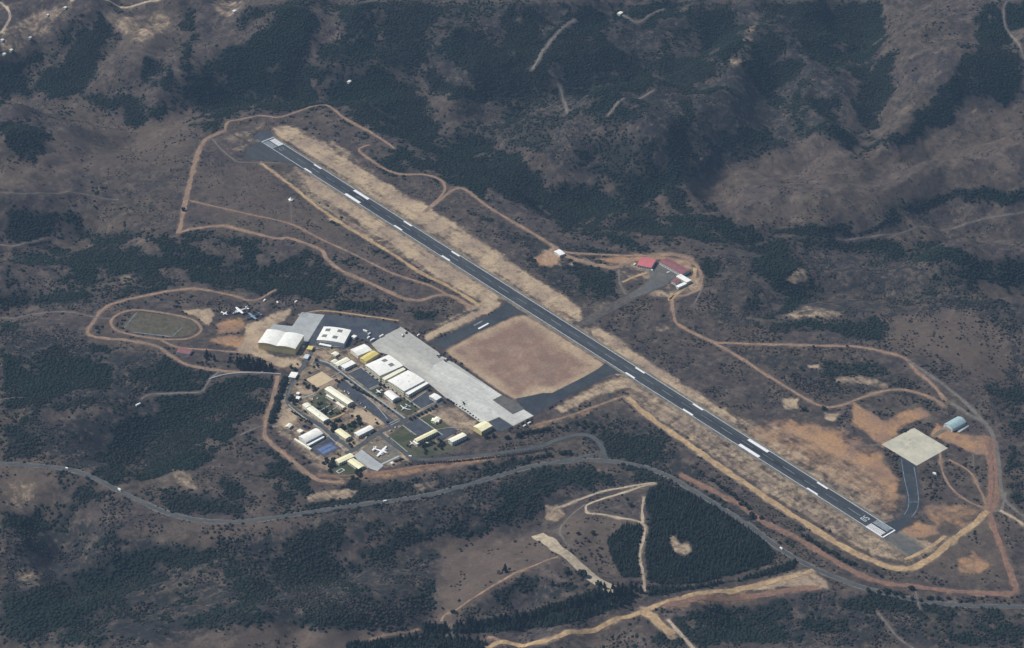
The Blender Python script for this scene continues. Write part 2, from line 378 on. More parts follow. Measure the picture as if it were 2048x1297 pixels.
# ------------------------------------------------------------------ what grows where (outlines taken from the photo, laid on the ground)
FOREST = [(.95,10,[(1130,30),(1180,15),(1250,55),(1185,85),(1150,112),(1090,122),(1080,95)]),(.9,9,[(1220,100),(1300,105),(1320,80),(1345,70),(1340,100),(1270,132)]),(1,9,[(860,200),(870,160),(890,150),(950,172),(1010,182),(1080,162),(1180,152),(1290,122),(1360,150),(1300,150),(1180,175),(1080,184),(1000,198),(920,200)]),(.7,14,[(930,40),(1040,20),(1060,0),(930,0),(880,90),(870,150),(960,120),(1040,60)]),(.7,12,[(1360,0),(1440,0),(1430,60),(1370,90),(1350,60)]),(.75,12,[(1380,140),(1460,110),(1520,60),(1560,20),(1500,90),(1430,150)]),(.6,14,[(1000,200),(1100,215),(1050,300),(980,270)]),(.6,14,[(1180,260),(1280,270),(1290,360),(1230,370),(1150,310)]), # (weight, softness px, outline)
 (1,10,[(0,135),(60,122),(110,75),(150,38),(195,28),(215,60),(245,85),(205,100),(192,150),(170,185),(235,205),(300,212),(340,218),(320,242),(270,248),(225,232),(150,190),(80,192),(0,200)]),
 (1,8,[(170,185),(300,210),(345,205),(355,235),(300,252),(255,247),(215,225)]),
 (.8,10,[(0,255),(50,240),(100,265),(60,320),(0,332)]),
 (1,10,[(280,130),(300,112),(325,120),(330,170),(345,185),(300,180),(275,165)]),
 (1,8,[(360,60),(372,20),(388,30),(380,90),(372,150),(350,185),(345,160),(358,120)]),
 (1,14,[(500,20),(600,0),(660,0),(640,60),(600,120),(640,130),(700,128),(780,148),(830,155),(860,200),(935,258),(880,300),(800,300),(740,262),(680,222),(640,208),(560,218),(470,235),(430,262),(390,262),(420,215),(350,200),(360,170),(410,130),(480,90)]),
 (.75,14,[(640,0),(930,0),(940,40),(880,90),(830,150),(760,145),(700,128),(640,120)]),
 (1,10,[(800,300),(860,260),(920,255),(1010,300),(1085,345),(1110,380),(1180,420),(1210,470),(1130,470),(1090,430),(980,395),(930,375),(890,360),(860,348),(790,340),(750,320)]),
 (.8,12,[(740,262),(860,205),(930,260),(860,330),(800,330),(725,300),(795,300)]),
 (1,10,[(1100,340),(1200,390),(1300,425),(1340,470),(1280,500),(1210,480),(1130,470)]),
 (1,9,[(1230,380),(1330,360),(1345,300),(1365,190),(1400,200),(1390,270),(1420,320),(1490,300),(1560,270),(1600,262),(1570,180),(1610,170),(1600,240),(1680,250),(1720,250),(1700,150),(1630,130),(1590,60),(1590,0),(1770,0),(1775,80),(1790,130),(1785,190),(1770,240),(1700,260),(1720,295),(1640,278),(1590,265),(1500,268),(1430,310),(1370,345),(1330,390),(1260,420)]),
 (1,9,[(1600,10),(1660,8),(1690,50),(1640,60),(1570,45)]),
 (1,9,[(1700,262),(1780,275),(1830,245),(1855,200),(1900,150),(1950,110),(1950,0),(2048,0),(2048,185),(1980,212),(1900,250),(1800,285),(1720,308)]),
 (1,7,[(1320,390),(1345,372),(1360,400),(1420,430),(1480,452),(1560,458),(1640,455),(1720,462),(1780,440),(1810,405),(1870,388),(2048,372),(2048,400),(1900,408),(1830,420),(1790,452),(1700,478),(1600,482),(1480,490),(1400,480),(1330,480)]),
 (.95,9,[(1600,482),(1740,484),(1900,490),(1960,522),(2048,530),(2048,580),(1960,585),(1880,560),(1940,540),(1830,525),(1700,512),(1640,505),(1600,500)]),
 (.9,9,[(1490,500),(1560,490),(1610,500),(1600,540),(1640,580),(1600,600),(1570,640),(1540,640),(1560,600),(1510,560)]),
 (.9,9,[(1470,600),(1510,595),(1500,630),(1470,620)]),(.9,8,[(1560,650),(1690,640),(1770,640),(1780,680),(1740,672),(1680,660),(1560,668),(1500,660)]),
 (.9,8,[(1400,500),(1440,520),(1430,560),(1410,570)]),
 (1,7,[(1990,790),(2048,740),(2048,860),(2015,850)]),(1,6,[(2020,930),(2048,900),(2048,1010),(2020,990)]),
 (1,9,[(0,415),(60,420),(150,425),(165,450),(100,470),(60,490),(0,490)]),
 (1,8,[(0,590),(60,585),(200,590),(290,570),(400,545),(520,540),(640,560),(720,590),(810,610),(860,618),(840,640),(760,628),(660,615),(560,605),(500,598),(420,578),(375,574),(300,586),(235,602),(205,618),(130,620),(0,608)]),
 (.8,10,[(355,470),(440,458),(520,475),(600,490),(650,515),(690,552),(760,585),(800,600),(740,605),(640,570),(560,545),(480,545),(400,545),(300,565),(180,585),(60,560),(130,510),(200,480),(250,500),(300,480)]),
 (.6,12,[(0,500),(130,500),(200,490),(330,510),(420,530),(300,570),(100,590),(0,590)]),
 (1,6,[(460,752),(512,751),(556,756),(545,800),(530,838),(500,860),(470,870),(430,900),(400,930),(330,950),(260,960),(215,965),(190,955),(215,900),(245,850),(290,830),(350,805),(410,780)]),
 (.8,8,[(0,830),(80,815),(180,800),(250,805),(280,795),(300,785),(285,815),(230,815),(150,830),(60,845),(0,852)]),
 (1,7,[(110,950),(150,940),(190,958),(220,985),(170,1000),(130,1020),(100,1060),(60,1080),(80,1020),(110,990)]),
 (.9,8,[(0,1030),(60,1040),(80,1060),(40,1100),(0,1110)]),(.9,8,[(160,1075),(250,1068),(260,1085),(200,1098),(150,1095)]),
 (.85,8,[(430,1000),(350,985),(300,995),(340,1025),(420,1038),(520,1035),(500,1010)]),
 (.85,7,[(565,980),(605,985),(608,1010),(570,1015)]),(.8,8,[(440,955),(480,960),(510,1000),(470,1010),(440,990)]),
 (1,5,[(530,880),(560,910),(600,940),(640,965),(655,985),(610,985),(560,960),(520,960),(560,925),(530,905)]),
 (1,6,[(480,870),(525,860),(530,885),(545,900),(500,905),(480,890)]),
 (.9,10,[(250,1100),(330,1090),(420,1085),(480,1110),(520,1125),(470,1160),(400,1150),(330,1180),(260,1160),(190,1180),(120,1170),(180,1120)]),
 (.7,12,[(0,1180),(120,1170),(180,1210),(240,1260),(220,1297),(0,1297)]),(.9,10,[(520,1150),(640,1130),(700,1140),(690,1160),(560,1165)]),
 (.9,8,[(590,1065),(680,1050),(700,1090),(640,1110),(590,1100),(540,1090)]),
 (.95,8,[(700,1110),(760,1050),(830,1030),(900,1052),(980,1040),(1010,1010),(1000,960),(1100,945),(1160,945),(1230,940),(1230,965),(1150,985),(1100,1010),(1080,1040),(1020,1045),(960,1065),(880,1080),(800,1095),(730,1130),(680,1140)]),
 (.9,6,[(940,950),(1000,925),(1060,915),(1065,930),(1010,945),(950,962)]),
 (1,5,[(1210,905),(1200,875),(1240,870),(1300,880),(1330,900),(1340,925),(1300,930),(1250,915)]),
 (.9,6,[(680,1160),(740,1190),(800,1230),(800,1255),(740,1262),(690,1255)]),(.9,6,[(660,980),(720,955),(780,962),(830,985),(780,995),(700,998)]),
 (1,5,[(1420,1250),(1460,1230),(1500,1240),(1480,1265),(1440,1275)]),(1,5,[(1350,1225),(1420,1215),(1480,1225),(1420,1240),(1350,1240)]),
 (.9,6,[(1660,1200),(1760,1190),(1850,1210),(1920,1222),(1910,1245),(1840,1240),(1760,1230),(1680,1218)]),
 (.9,6,[(1640,1210),(1690,1230),(1720,1262),(1660,1270),(1600,1255)]),(.8,8,[(1780,1260),(1880,1240),(1990,1240),(2048,1235),(2048,1270),(1920,1275)]),
 (.7,10,[(60,480),(150,440),(320,470),(240,500),(120,520)]),
 (.85,6,[(1430,965),(1470,985),(1500,1010),(1480,1012),(1440,990)]),
]
PINES = [[(1300,975),(1330,968),(1385,988),(1440,1020),(1500,1060),(1555,1105),(1545,1128),(1470,1150),(1400,1165),(1320,1172),(1292,1160),(1294,1100),(1300,1040),(1292,1010)],
 [(1212,1080),(1250,1052),(1285,1050),(1284,1090),(1276,1130),(1278,1155),(1245,1155),(1222,1120)],
 [(905,1250),(960,1240),(1030,1232),(1100,1210),(1180,1185),(1255,1178),(1262,1205),(1190,1235),(1110,1255),(1000,1265),(905,1268)],
 [(842,1245),(895,1250),(900,1268),(850,1272)],[(690,1285),(760,1278),(870,1275),(975,1282),(970,1297),(690,1297)],
 [(1270,1175),(1380,1172),(1480,1158),(1560,1130),(1600,1120),(1590,1140),(1500,1158),(1400,1176),(1300,1195)]]
BRUSH = [(.8,14,[(0,640),(180,680),(300,700),(430,745),(400,790),(260,810),(100,820),(0,820)]),(.8,14,[(230,750),(430,750),(400,800),(200,950),(120,940),(200,840)]),
 (.75,14,[(0,840),(230,830),(200,930),(0,920)]),(.7,14,[(700,960),(1000,930),(1200,930),(1300,960),(1100,1030),(800,1100),(620,1060),(600,1020)]),
 (.8,16,[(0,1040),(600,1050),(700,1130),(820,1250),(700,1270),(400,1297),(0,1297)]),(.75,12,[(1040,1140),(1200,1180),(1000,1230),(900,1240)]),
 (.7,12,[(690,1130),(870,1090),(900,1110),(850,1250),(740,1240)]),(.65,14,[(1420,690),(1560,700),(1780,720),(1850,790),(1640,800),(1500,720)]),
 (.75,14,[(1100,480),(1230,500),(1240,620),(1130,600),(1000,470),(900,400)]),(.7,12,[(1300,980),(1640,1110),(1750,1150),(1640,1100),(1450,985),(1300,840),(1200,810),(1100,860),(1200,900)]),
 (.75,16,[(1300,1297),(1340,1230),(1640,1180),(2048,1220),(2048,1297)]),(.6,16,[(1420,500),(1960,500),(1960,600),(1700,680),(1420,660)]),(.65,10,[(370,540),(600,560),(500,600),(380,570)]),
 (.7,14,[(1900,600),(2048,600),(2048,900),(2000,850),(1960,780)]),(.6,10,[(430,340),(560,330),(700,440),(860,560),(700,500),(420,440),(380,400)]),
 (.8,16,[(700,0),(1700,0),(1700,250),(1300,400),(960,270),(800,120)])]
MEADOW = [(.9,16,[(885,1090),(960,1065),(1070,1070),(1120,1110),(1000,1160),(880,1250),(870,1240)]),(.9,18,[(300,1297),(400,1265),(560,1250),(740,1265),(860,1297)]),
 (.8,16,[(0,940),(90,945),(110,970),(60,1010),(0,1010)]),(.7,16,[(1120,1030),(1280,1040),(1290,1110),(1200,1150),(1130,1090)]),
 (.8,14,[(250,1055),(420,1045),(620,1035),(560,1060),(400,1100),(250,1075)]),(.85,18,[(1780,640),(1940,620),(2030,680),(2010,780),(1960,760),(1900,720),(1800,690)]),
 (.28,18,[(1360,360),(1480,290),(1600,280),(1760,310),(2048,200),(2048,365),(1830,390),(1740,440),(1500,445),(1400,410)]),
 (.5,18,[(100,260),(200,230),(280,255),(390,215),(410,260),(350,330),(200,350),(60,380),(0,380),(0,340)]),(.6,16,[(390,350),(520,330),(600,400),(840,560),(700,500),(400,430)]),
 (.3,18,[(870,190),(1000,200),(1100,200),(1280,250),(1300,360),(1150,330),(950,250)]),(.5,16,[(180,60),(330,20),(350,60),(300,110),(240,90)]),
 (.6,12,[(930,640),(1040,640),(1180,740),(1060,800),(920,700)]),(.5,14,[(1860,990),(2010,1040),(2010,1170),(1900,1160),(1840,1130)])]
SAND = [ (.5,9,[(0,60),(60,25),(140,0),(150,20),(100,60),(60,95),(30,115),(0,118)]), (.9,4,[(856,682),(905,660.5),(960,634),(1000,612),(1004,600),(985,603),(950,620),(900,644),(850,670)]),(.75,5,[(1105,815),(1190,769),(1238,751),(1258,757),(1305,795),(1250,778),(1200,795),(1120,828)]), (.42,7,[(432,285),(470,262),(540,240),(522,262),(500,285),(480,302),(455,310)]),(.45,7,[(1180,540),(1240,520),(1300,510),(1390,515),(1405,560),(1390,590),(1350,602),(1330,585),(1290,560),(1250,560)]),(.4,6,[(1130,515),(1200,520),(1250,535),(1200,540),(1140,525)]), (.7,3,[(1385,328),(1400,315),(1412,306),(1408,318),(1392,328)]),(.5,4,[(1925,235),(1960,215),(1990,195),(1985,208),(1950,230)]),(.5,4,[(1300,655),(1330,640),(1345,660),(1310,668)]),(.45,4,[(1180,622),(1215,600),(1230,612),(1195,630)]),(.5,5,[(1455,120),(1480,90),(1500,20),(1520,25),(1500,120),(1470,140)]),(.45,4,[(230,560),(262,535),(275,540),(250,572)]),(.5,4,[(1380,900),(1395,895),(1395,905)]), (.56,12,[(560,280),(700,350),(1000,540),(1300,735),(1600,915),(1790,1030),(1800,1080),(1700,1080),(1300,810),(1240,760),(1010,610),(700,420),(590,350)]),(.42,10,[(1440,810),(1560,850),(1700,900),(1790,985),(1780,1040),(1640,950)]), (.58,8,[(480,650),(640,690),(740,690),(880,800),(960,850),(930,890),(800,930),(700,960),(640,940),(545,860),(560,770),(620,720)]),(.0,12,[(910,700),(1030,640),(1200,740),(1050,800)]), (.6,6,[(905,700),(925,700),(1060,795),(1045,812),(980,770)]),(.5,6,[(930,688),(1020,640),(1040,640),(945,700)]), # weight, softness, outline
 (.82,7,[(540,255),(575,248),(650,285),(740,345),(860,415),(1000,505),(1165,618),(1172,655),(1000,555),(900,491),(800,429),(700,365),(600,300),(550,270)]),
 (.5,6,[(590,300),(640,320),(900,490),(1160,650),(1150,662),(900,508),(700,385)]),
 (.8,6,[(1175,655),(1200,655),(1300,720),(1420,800),(1480,840),(1470,850),(1370,795),(1250,718),(1180,675)]),
 (.55,8,[(1420,800),(1600,900),(1720,960),(1790,1010),(1770,1036),(1640,955),(1500,865)]),
 (.85,6,[(590,335),(640,361),(720,412),(800,464),(900,528),(1000,592),(990,612),(930,625),(880,655),(868,650),(960,605),(900,570),(800,505),(700,435),(620,385)]),
 (.5,7,[(520,330),(600,345),(800,480),(980,600),(900,575),(780,505),(640,420)]),
 (.62,6,[(1245,770),(1290,780),(1400,850),(1500,920),(1600,985),(1700,1045),(1780,1085),(1860,1075),(1880,1100),(1820,1130),(1740,1110),(1640,1055),(1500,965),(1380,885),(1290,825),(1255,800)]),
 (.5,8,[(1290,775),(1480,890),(1740,1060),(1720,1075),(1500,940),(1320,820)]),
 (.9,5,[(490,655),(520,640),(545,625),(590,615),(570,640),(545,655),(520,690),(540,710),(600,715),(620,735),(560,735),(500,712),(470,705),(485,680)]),
 (.8,4,[(360,620),(420,615),(430,630),(410,655),(395,640),(380,632)]),
 (.75,6,[(700,360),(760,380),(870,440),(960,490),(1060,560),(1050,575),(940,505),(850,455),(740,395)]),
 (.6,6,[(1670,755),(1720,750),(1780,765),(1770,775),(1700,772),(1672,768)]),(.8,4,[(1560,800),(1600,795),(1600,822),(1565,822)]),(.85,4,[(1650,825),(1680,830),(1670,845),(1650,840)]),(.8,4,[(1618,728),(1645,728),(1640,738),(1615,736)]),
 (.6,7,[(1550,635),(1600,615),(1650,612),(1690,630),(1660,640),(1590,640)]),(.6,6,[(1560,560),(1600,530),(1620,560),(1590,575)]),
 (.62,4,[(1338,1072),(1352,1070),(1362,1088),(1382,1082),(1384,1100),(1372,1114),(1350,1105)]),(.8,5,[(1560,1150),(1620,1140),(1660,1165),(1660,1180),(1600,1175),(1500,1180),(1480,1175)]),
 (.8,4,[(1090,1012),(1118,1010),(1130,1030),(1110,1045),(1088,1040)]),(.5,5,[(1155,960),(1195,935),(1200,925),(1208,940),(1180,955)]),(.55,5,[(820,965),(870,955),(875,975),(830,985)]),(.5,5,[(700,985),(730,970),(720,990)]),
 (.9,4,[(562,818),(592,815),(596,840),(575,858),(556,848)]),(.9,4,[(715,815),(740,825),(770,845),(740,855),(720,840),(695,830)]),(.7,4,[(590,770),(620,765),(640,785),(615,790),(590,790)]),(.8,4,[(655,750),(690,757),(670,772),(640,780)]),
 (.7,5,[(880,812),(915,812),(955,845),(945,855),(900,850),(880,830)]),(.6,5,[(610,985),(690,975),(720,980),(700,1000),(620,1010)]),
 (.5,12,[(200,30),(330,20),(350,50),(290,90),(240,70)]),(.55,8,[(420,0),(490,0),(480,25),(440,40),(425,20)]),
 (.45,12,[(0,960),(60,960),(90,1000),(30,1020),(0,1010)]),(.4,10,[(20,1130),(90,1140),(80,1170),(30,1180)]),
 (.55,5,[(330,930),(380,945),(400,985),(360,975)]),(.5,8,[(1080,505),(1105,490),(1150,520),(1120,535),(1080,525)]),
 (.8,4,[(1130,530),(1150,522),(1145,535)]),(.6,6,[(600,700),(620,720),(600,730)]),
 (.5,8,[(620,265),(700,300),(760,350),(700,340),(630,290)]),
 (.6,6,[(1300,570),(1340,585),(1380,560),(1385,540),(1405,560),(1390,590),(1350,600),(1290,595)]),
 (.6,6,[(1190,540),(1240,525),(1280,512),(1380,512),(1400,540),(1395,520),(1340,505),(1260,512),(1200,535)])]
RED = [(.62,10,[(1480,862),(1560,835),(1660,850),(1760,905),(1800,960),(1800,1010),(1780,1036),(1640,950)]),
 (.0,6,[(920,695),(1030,635),(1060,640),(1195,740),(1180,752),(1060,800),(1040,805)]),
 (.8,6,[(425,650),(450,638),(490,640),(495,660),(470,670),(430,668)]),(.8,6,[(415,680),(445,670),(500,672),(500,700),(440,695)]),
 (.9,7,[(1560,850),(1640,850),(1700,890),(1780,930),(1800,970),(1795,990),(1760,975),(1690,925),(1620,890)]),
 (.9,5,[(1700,800),(1800,870),(1760,895),(1700,850)]) ,(.8,6,[(1750,850),(1790,830),(1840,810),(1860,830),(1800,860),(1760,880)]),
 (.9,5,[(1870,845),(1920,870),(1980,872),(1985,910),(1950,912),(1910,890),(1860,870)]),
 (.9,5,[(1805,1060),(1840,1045),(1880,1050),(1880,1068),(1830,1080),(1805,1070)]),(.75,7,[(1910,1120),(1945,1100),(1985,1130),(1960,1150),(1920,1145)]),
 (.6,8,[(1850,1010),(1920,1005),(1970,1025),(1920,1060),(1870,1045)]),(.7,6,[(640,950),(720,945),(810,935),(960,915),(1000,912),(960,925),(820,950),(700,960)]),
 (1.2,6,[(1070,515),(1100,500),(1130,510),(1110,530),(1080,528)]),(1.2,6,[(1190,520),(1300,510),(1390,518),(1380,540),(1320,520),(1220,530)]),
 (.6,6,[(1040,600),(1090,600),(1150,640),(1140,650)]),(.5,6,[(560,715),(640,735),(560,745),(480,735)]),(.6,6,[(1030,850),(1100,842),(1180,818),(1180,830),(1080,855)]),
 (.5,7,[(1330,1200),(1480,1180),(1640,1165),(1650,1180),(1440,1205),(1340,1220)])]
LAWN = [(.9,3,[(660,770),(680,785),(650,805),(625,800),(640,780)]),(.95,2.5,[(628,790),(650,805),(690,825),(680,835),(650,838),(620,812)]),(1,2.5,[(690,850),(715,843),(725,850),(702,866),(690,858)]),(1,2.5,[(740,770),(765,775),(775,785),(760,795),(735,778)]),
 (1,2.5,[(790,808),(825,800),(840,820),(815,832),(795,822)]),(1,2.5,[(780,800),(800,797),(815,800),(795,812)]),(1,2.5,[(838,838),(860,828),(890,845),(905,858),(880,870),(865,855)]),(1,2.5,[(775,872),(803,852),(832,874),(828,895),(850,890),(900,880),(930,885),(900,905),(850,915),(820,915)]),
 (1,2.5,[(655,930),(690,925),(715,940),(710,952),(690,958),(665,950)]),(.8,3,[(880,800),(895,805),(890,812),(878,808)]),(.6,4,[(810,905),(850,918),(830,925)])]
for lst in (FOREST,): pass

# ------------------------------------------------------------------ paved ground
runway_pts = [(-19,-2),(19,-2),(19,1752),(-19,1752)]
sheet('runway_shoulder', [(-21,-66),(21,-66),(21,1764),(-21,1764)], M['shoulder'], .12, world=True)
sheet('runway_stopway', [(-15,-62),(15,-62),(15,-1.0),(-15,-1.0)], M['asphalt_old'], .16, world=True)
rw = sheet('runway', [(-15.6,-1),(15.6,-1),(15.6,1751),(-15.6,1751)], M['runway'], .34, world=True)
def mark(name, rects, mat, up=.62, gap=0):
    mb = MB()
    for x0, x1, y0, y1 in rects:
        mb.add([(x0,y0,up),(x1,y0,up),(x1,y1,up),(x0,y1,up)], [(0,1,2,3)])
    return mb.build(name, M[mat], rw)
for s in (-1, 1):
    mark('edge_line', [(s*14.5-.55, s*14.5+.55, 2.2, 1747.8)], 'line_paint')
    for y0, y1, a, b, m in ((150,174,10.6,13.7,'white_paint'),(288,336,8.0,13.8,'white_paint'),(450,475,10.4,13.8,'white_paint'),(600,624,10.4,13.8,'white_paint')):
        mark('touchdown_zone_marking' if y0 != 288 else 'aiming_point_marking', [(min(s*a,s*b), max(s*a,s*b), y0, y1)], m)
        mark('touchdown_zone_marking' if y0 != 288 else 'aiming_point_marking', [(min(s*a,s*b), max(s*a,s*b), 1750-y1, 1750-y0)], m)
for k in range(33):
    y = 64+50*k
    if y+28 < 1690: mark('centreline_dash', [(-.45,.45,y,y+28)], 'dull_paint' if k % 3 else 'mid_paint')
mark('threshold_bar', [(-15,15,.2,2.6)], 'white_paint', .64); mark('threshold_bar', [(-15,15,1747.4,1749.8)], 'line_paint', .64)
for k in range(5):
    mark('threshold_stripe', [(-13.6+2.55*k, -12.0+2.55*k, 7, 39)], 'white_paint' if k < 5 else 'mid_paint')
    mark('threshold_stripe', [(1.9+2.45*k, 3.6+2.45*k, 7, 39)], 'mid_paint')
    mark('threshold_stripe', [(-13.6+2.55*k, -12.0+2.55*k, 1711, 1743)], 'mid_paint')
    mark('threshold_stripe', [(1.7+2.55*k, 3.5+2.55*k, 1711, 1743)], 'white_paint')
mark('edge_stripe', [(-15.6,-13.95,2,39)], 'white_paint', .66)
def digit(ch, cx, y0, d, w=4.6, h=12., t=1.25):
    R = []
    seg = {'0': 'abcdef', '5': 'afgcd', '2': 'abged', '3': 'abgcd'}[ch]
    Z = {'a': (0,w,h-t,h), 'd': (0,w,0,t), 'g': (0,w,h/2-t/2,h/2+t/2), 'f': (0,t,h/2,h), 'e': (0,t,0,h/2), 'b': (w-t,w,h/2,h), 'c': (w-t,w,0,h/2)}
    for s in seg:
        x0, x1, a, b = Z[s]; x0 -= w/2; x1 -= w/2
        R.append((cx+min(d*x0,d*x1), cx+max(d*x0,d*x1), y0+min(d*a,d*b), y0+max(d*a,d*b)))
    return R
for i, (ch, cx, y, d) in enumerate((('0',-3.6,48,1),('5',3.6,48,1),('2',3.6,1702,-1),('3',-3.6,1702,-1))):
    mb = MB()
    for q, (x0,x1,y0,y1) in enumerate(digit(ch, cx, y, d)): mb.add([(x0,y0,.62+.004*q),(x1,y0,.62+.004*q),(x1,y1,.62+.004*q),(x0,y1,.62+.004*q)], [(0,1,2,3)])
    mb.build('runway_number', M['line_paint' if i < 2 else 'dull_paint'], rw)

sheet('turn_pad', [(519,284),(505,293),(491,303),(488,316),(510,320),(545,321),(575,326),(592,334),(606,342),(612,336),(575,313),(530,285)], M['asphalt'], .26)
sheet('turn_pad', [(504.6,275.5),(516,268),(529,263.7),(537,264.5),(543,268),(549,272),(523,283)], M['asphalt_plot'], .26)
sheet('taxiway', [(861,687.5),(905,666),(960,639),(998,619.5),(1009,611),(1011,605),(1005,599),(1060,634),(1047,629),(1036,629),(1020,634),(950,667),(888,698)], M['asphalt_taxi'], .26)
sheet('taxiway', [(1063.7,791.7),(1085.6,786.6),(1104,786.6),(1126.6,775.3),(1167.6,754.8),(1196.3,738.4),(1207,730),(1210,726.5),(1250,752),(1243,748.5),(1232,748),(1217,751),(1188,766.5),(1124.6,799.5),(1085,821),(1068.7,831.4),(1047,819),(1030,798)], M['asphalt_taxi'], .26)
sheet('taxiway', [(1797,907),(1803,955),(1813,998),(1812,1014),(1804,1030),(1790,1039.7),(1771,1046.7),(1752,1049),(1792,1068),(1816,1049),(1826,1036),(1837,1021),(1841,1000),(1838,965),(1832,928)], M['asphalt_taxi'], .26)
strip('taxiway_edge_line', [(1803,920),(1808,955),(1817,995),(1816,1016),(1807,1032)], 1.0, M['dull_paint'], .45, 0, reg=False)
strip('taxiway_edge_line', [(1828,935),(1833,965),(1837,1000),(1833,1021),(1822,1036)], 1.0, M['dull_paint'], .45, 0, reg=False)
strip('holding_line', [(1815,1005),(1838,1005)], 1.0, M['dull_paint'], .46, 0, reg=False)
sheet('holding_marking', [(955.5,657.5),(976,646.5),(978,648.5),(958,659.5)], M['white_paint'], .5)
sheet('holding_marking', [(947,651),(965,641.5),(967,643),(949,652.8)], M['dull_paint'], .5)
sheet('runup_pad', [(1762.9,889.7),(1833.2,932.3),(1896.1,897.1),(1827.7,856.4)], M['pad'], .38)
sheet('apron', [(802,654.6),(857,692),(1004.2,791.4),(985.7,801),(1025.7,829.5),(1047.2,819.7),(1067.7,832.4),(1026.7,853),(998.4,835.3),(977.9,844),(959.3,845),(912.4,812.9),(900.7,804),(891,796),(860,770),(805,731),(777,710),(757,705),(742.5,688.8),(766,673.2)], M['concrete'], .38)
sheet('apron', [(868,731),(886,722),(1003,791.2),(984.8,801),(1025.5,830),(1046,820.4),(1066,832.6),(1026.5,852),(998.6,834.5),(977.6,843),(960,844),(913,812),(902,803.4),(905,790),(880,768),(856,748)], M['concrete_pale'], .66)
sheet('apron_extension', [(1005,791.6),(1030,803),(1048,818),(1026,829),(986.5,801.2)], M['asphalt_old'], .3)
sheet('apron_extension', [(978.5,844.4),(998.4,836),(1026,853),(1003,864),(990,862),(984,853)], M['asphalt_plot'], .3)
sheet('apron', [(603.4,625.2),(649.5,630.6),(640,645),(616,683.8),(607,690),(583.5,682),(534.7,660.3),(547.2,649.4),(584.7,653.3)], M['concrete_grey'], .38)
sheet('taxilane', [(650.3,631),(700,634.5),(736,638.4),(770,643.5),(798,651.5),(783,664),(762,673),(744,688),(735,684),(712,676),(702,690),(690,700),(640,692),(616,690),(614,685),(636,650)], M['asphalt_plot'], .3)
for a in (0,):
    c = at(609.7, 630.8); mb = MB(); n = 28
    for i in range(n):
        p, q = 2*math.pi*i/n, 2*math.pi*(i+1)/n
        mb.add([(c.x+math.cos(t)*r, c.y+math.sin(t)*r, .68) for t, r in ((p,4.6),(p,5.6),(q,5.6),(q,4.6))], [(0,1,2,3)])
    mb.build('helipad_circle', M['dull_paint'], None, kind='structure')
for pts, m in ([(695.6,747.4),(721,735.7),(764,767),(736.6,778.7)],'asphalt_plot'),([(820.6,804),(851.9,784.5),(872,803),(845,817.7)],'asphalt_plot'),([(805,851),(838.2,837.3),(871.4,858.8),(834.3,872.4)],'asphalt_plot'),\
   ([(672,770),(690,762),(783,838),(800,848),(775,852),(748,830),(705,800)],'asphalt_plot'),([(705.9,914),(723,899.5),(767,932),(755,943),(740,938)],'concrete_grey'),\
   ([(724,898.5),(760,882),(782,890),(803,908),(770,927),(764,926)],'shoulder'),([(618,896),(640,884),(668,868),(680,874),(660,900),(634,912)],'asphalt_plot'),([(860,868),(905,855),(917,862),(880,885)],'asphalt_plot'):
    sheet('parking_lot', pts, M[m], .28)
sheet('sports_court', [(611.3,759.5),(644,743.9),(667.5,759.5),(634.7,776)], M['court_sand'], .3)
sheet('sports_court', [(629.5,898.5),(662,884.5),(681,896),(647,914)], M['court_rim'], .34)
cb = sheet('sports_court', [(635,900),(660,888),(673,896.5),(647,910)], M['court_blue'], .62)
sheet('court_line', [(640.5,904.5),(666.5,892),(667.3,892.6),(641.3,905.1)], M['court_rim'], .9, parent=cb)
sheet('sports_field', [(243,655),(262,632),(274,624),(300,627),(345,634),(385,643),(395,657),(388,668),(370,674),(345,676),(300,671),(262,664)], M['field'], .28)
for pts in ([(247,657),(273,626),(274.2,626.4),(248.4,657.4)],[(265,664.5),(343,674),(343,675.2),(265,665.8)],[(343,674.5),(365,655),(366.2,655.4),(344.6,674.8)]):
    sheet('field_line', pts, M['dull_paint'], .56)
sheet('old_taxiway', [(1150,650),(1180,630),(1225,606),(1262,588),(1290,575),(1310,582),(1270,600),(1235,618),(1195,640),(1175,652)], M['faded_track'], .14)
sheet('yard', [(1297,538),(1320,527),(1358,550),(1342,562),(1330,572),(1300,585),(1262,598),(1255,592),(1285,572),(1300,560)], M['asphalt_old'], .3)
sheet('hangar_forecourt', [(1911,860),(1935,848),(1938,853),(1918,866)], M['concrete_grey'], .3)
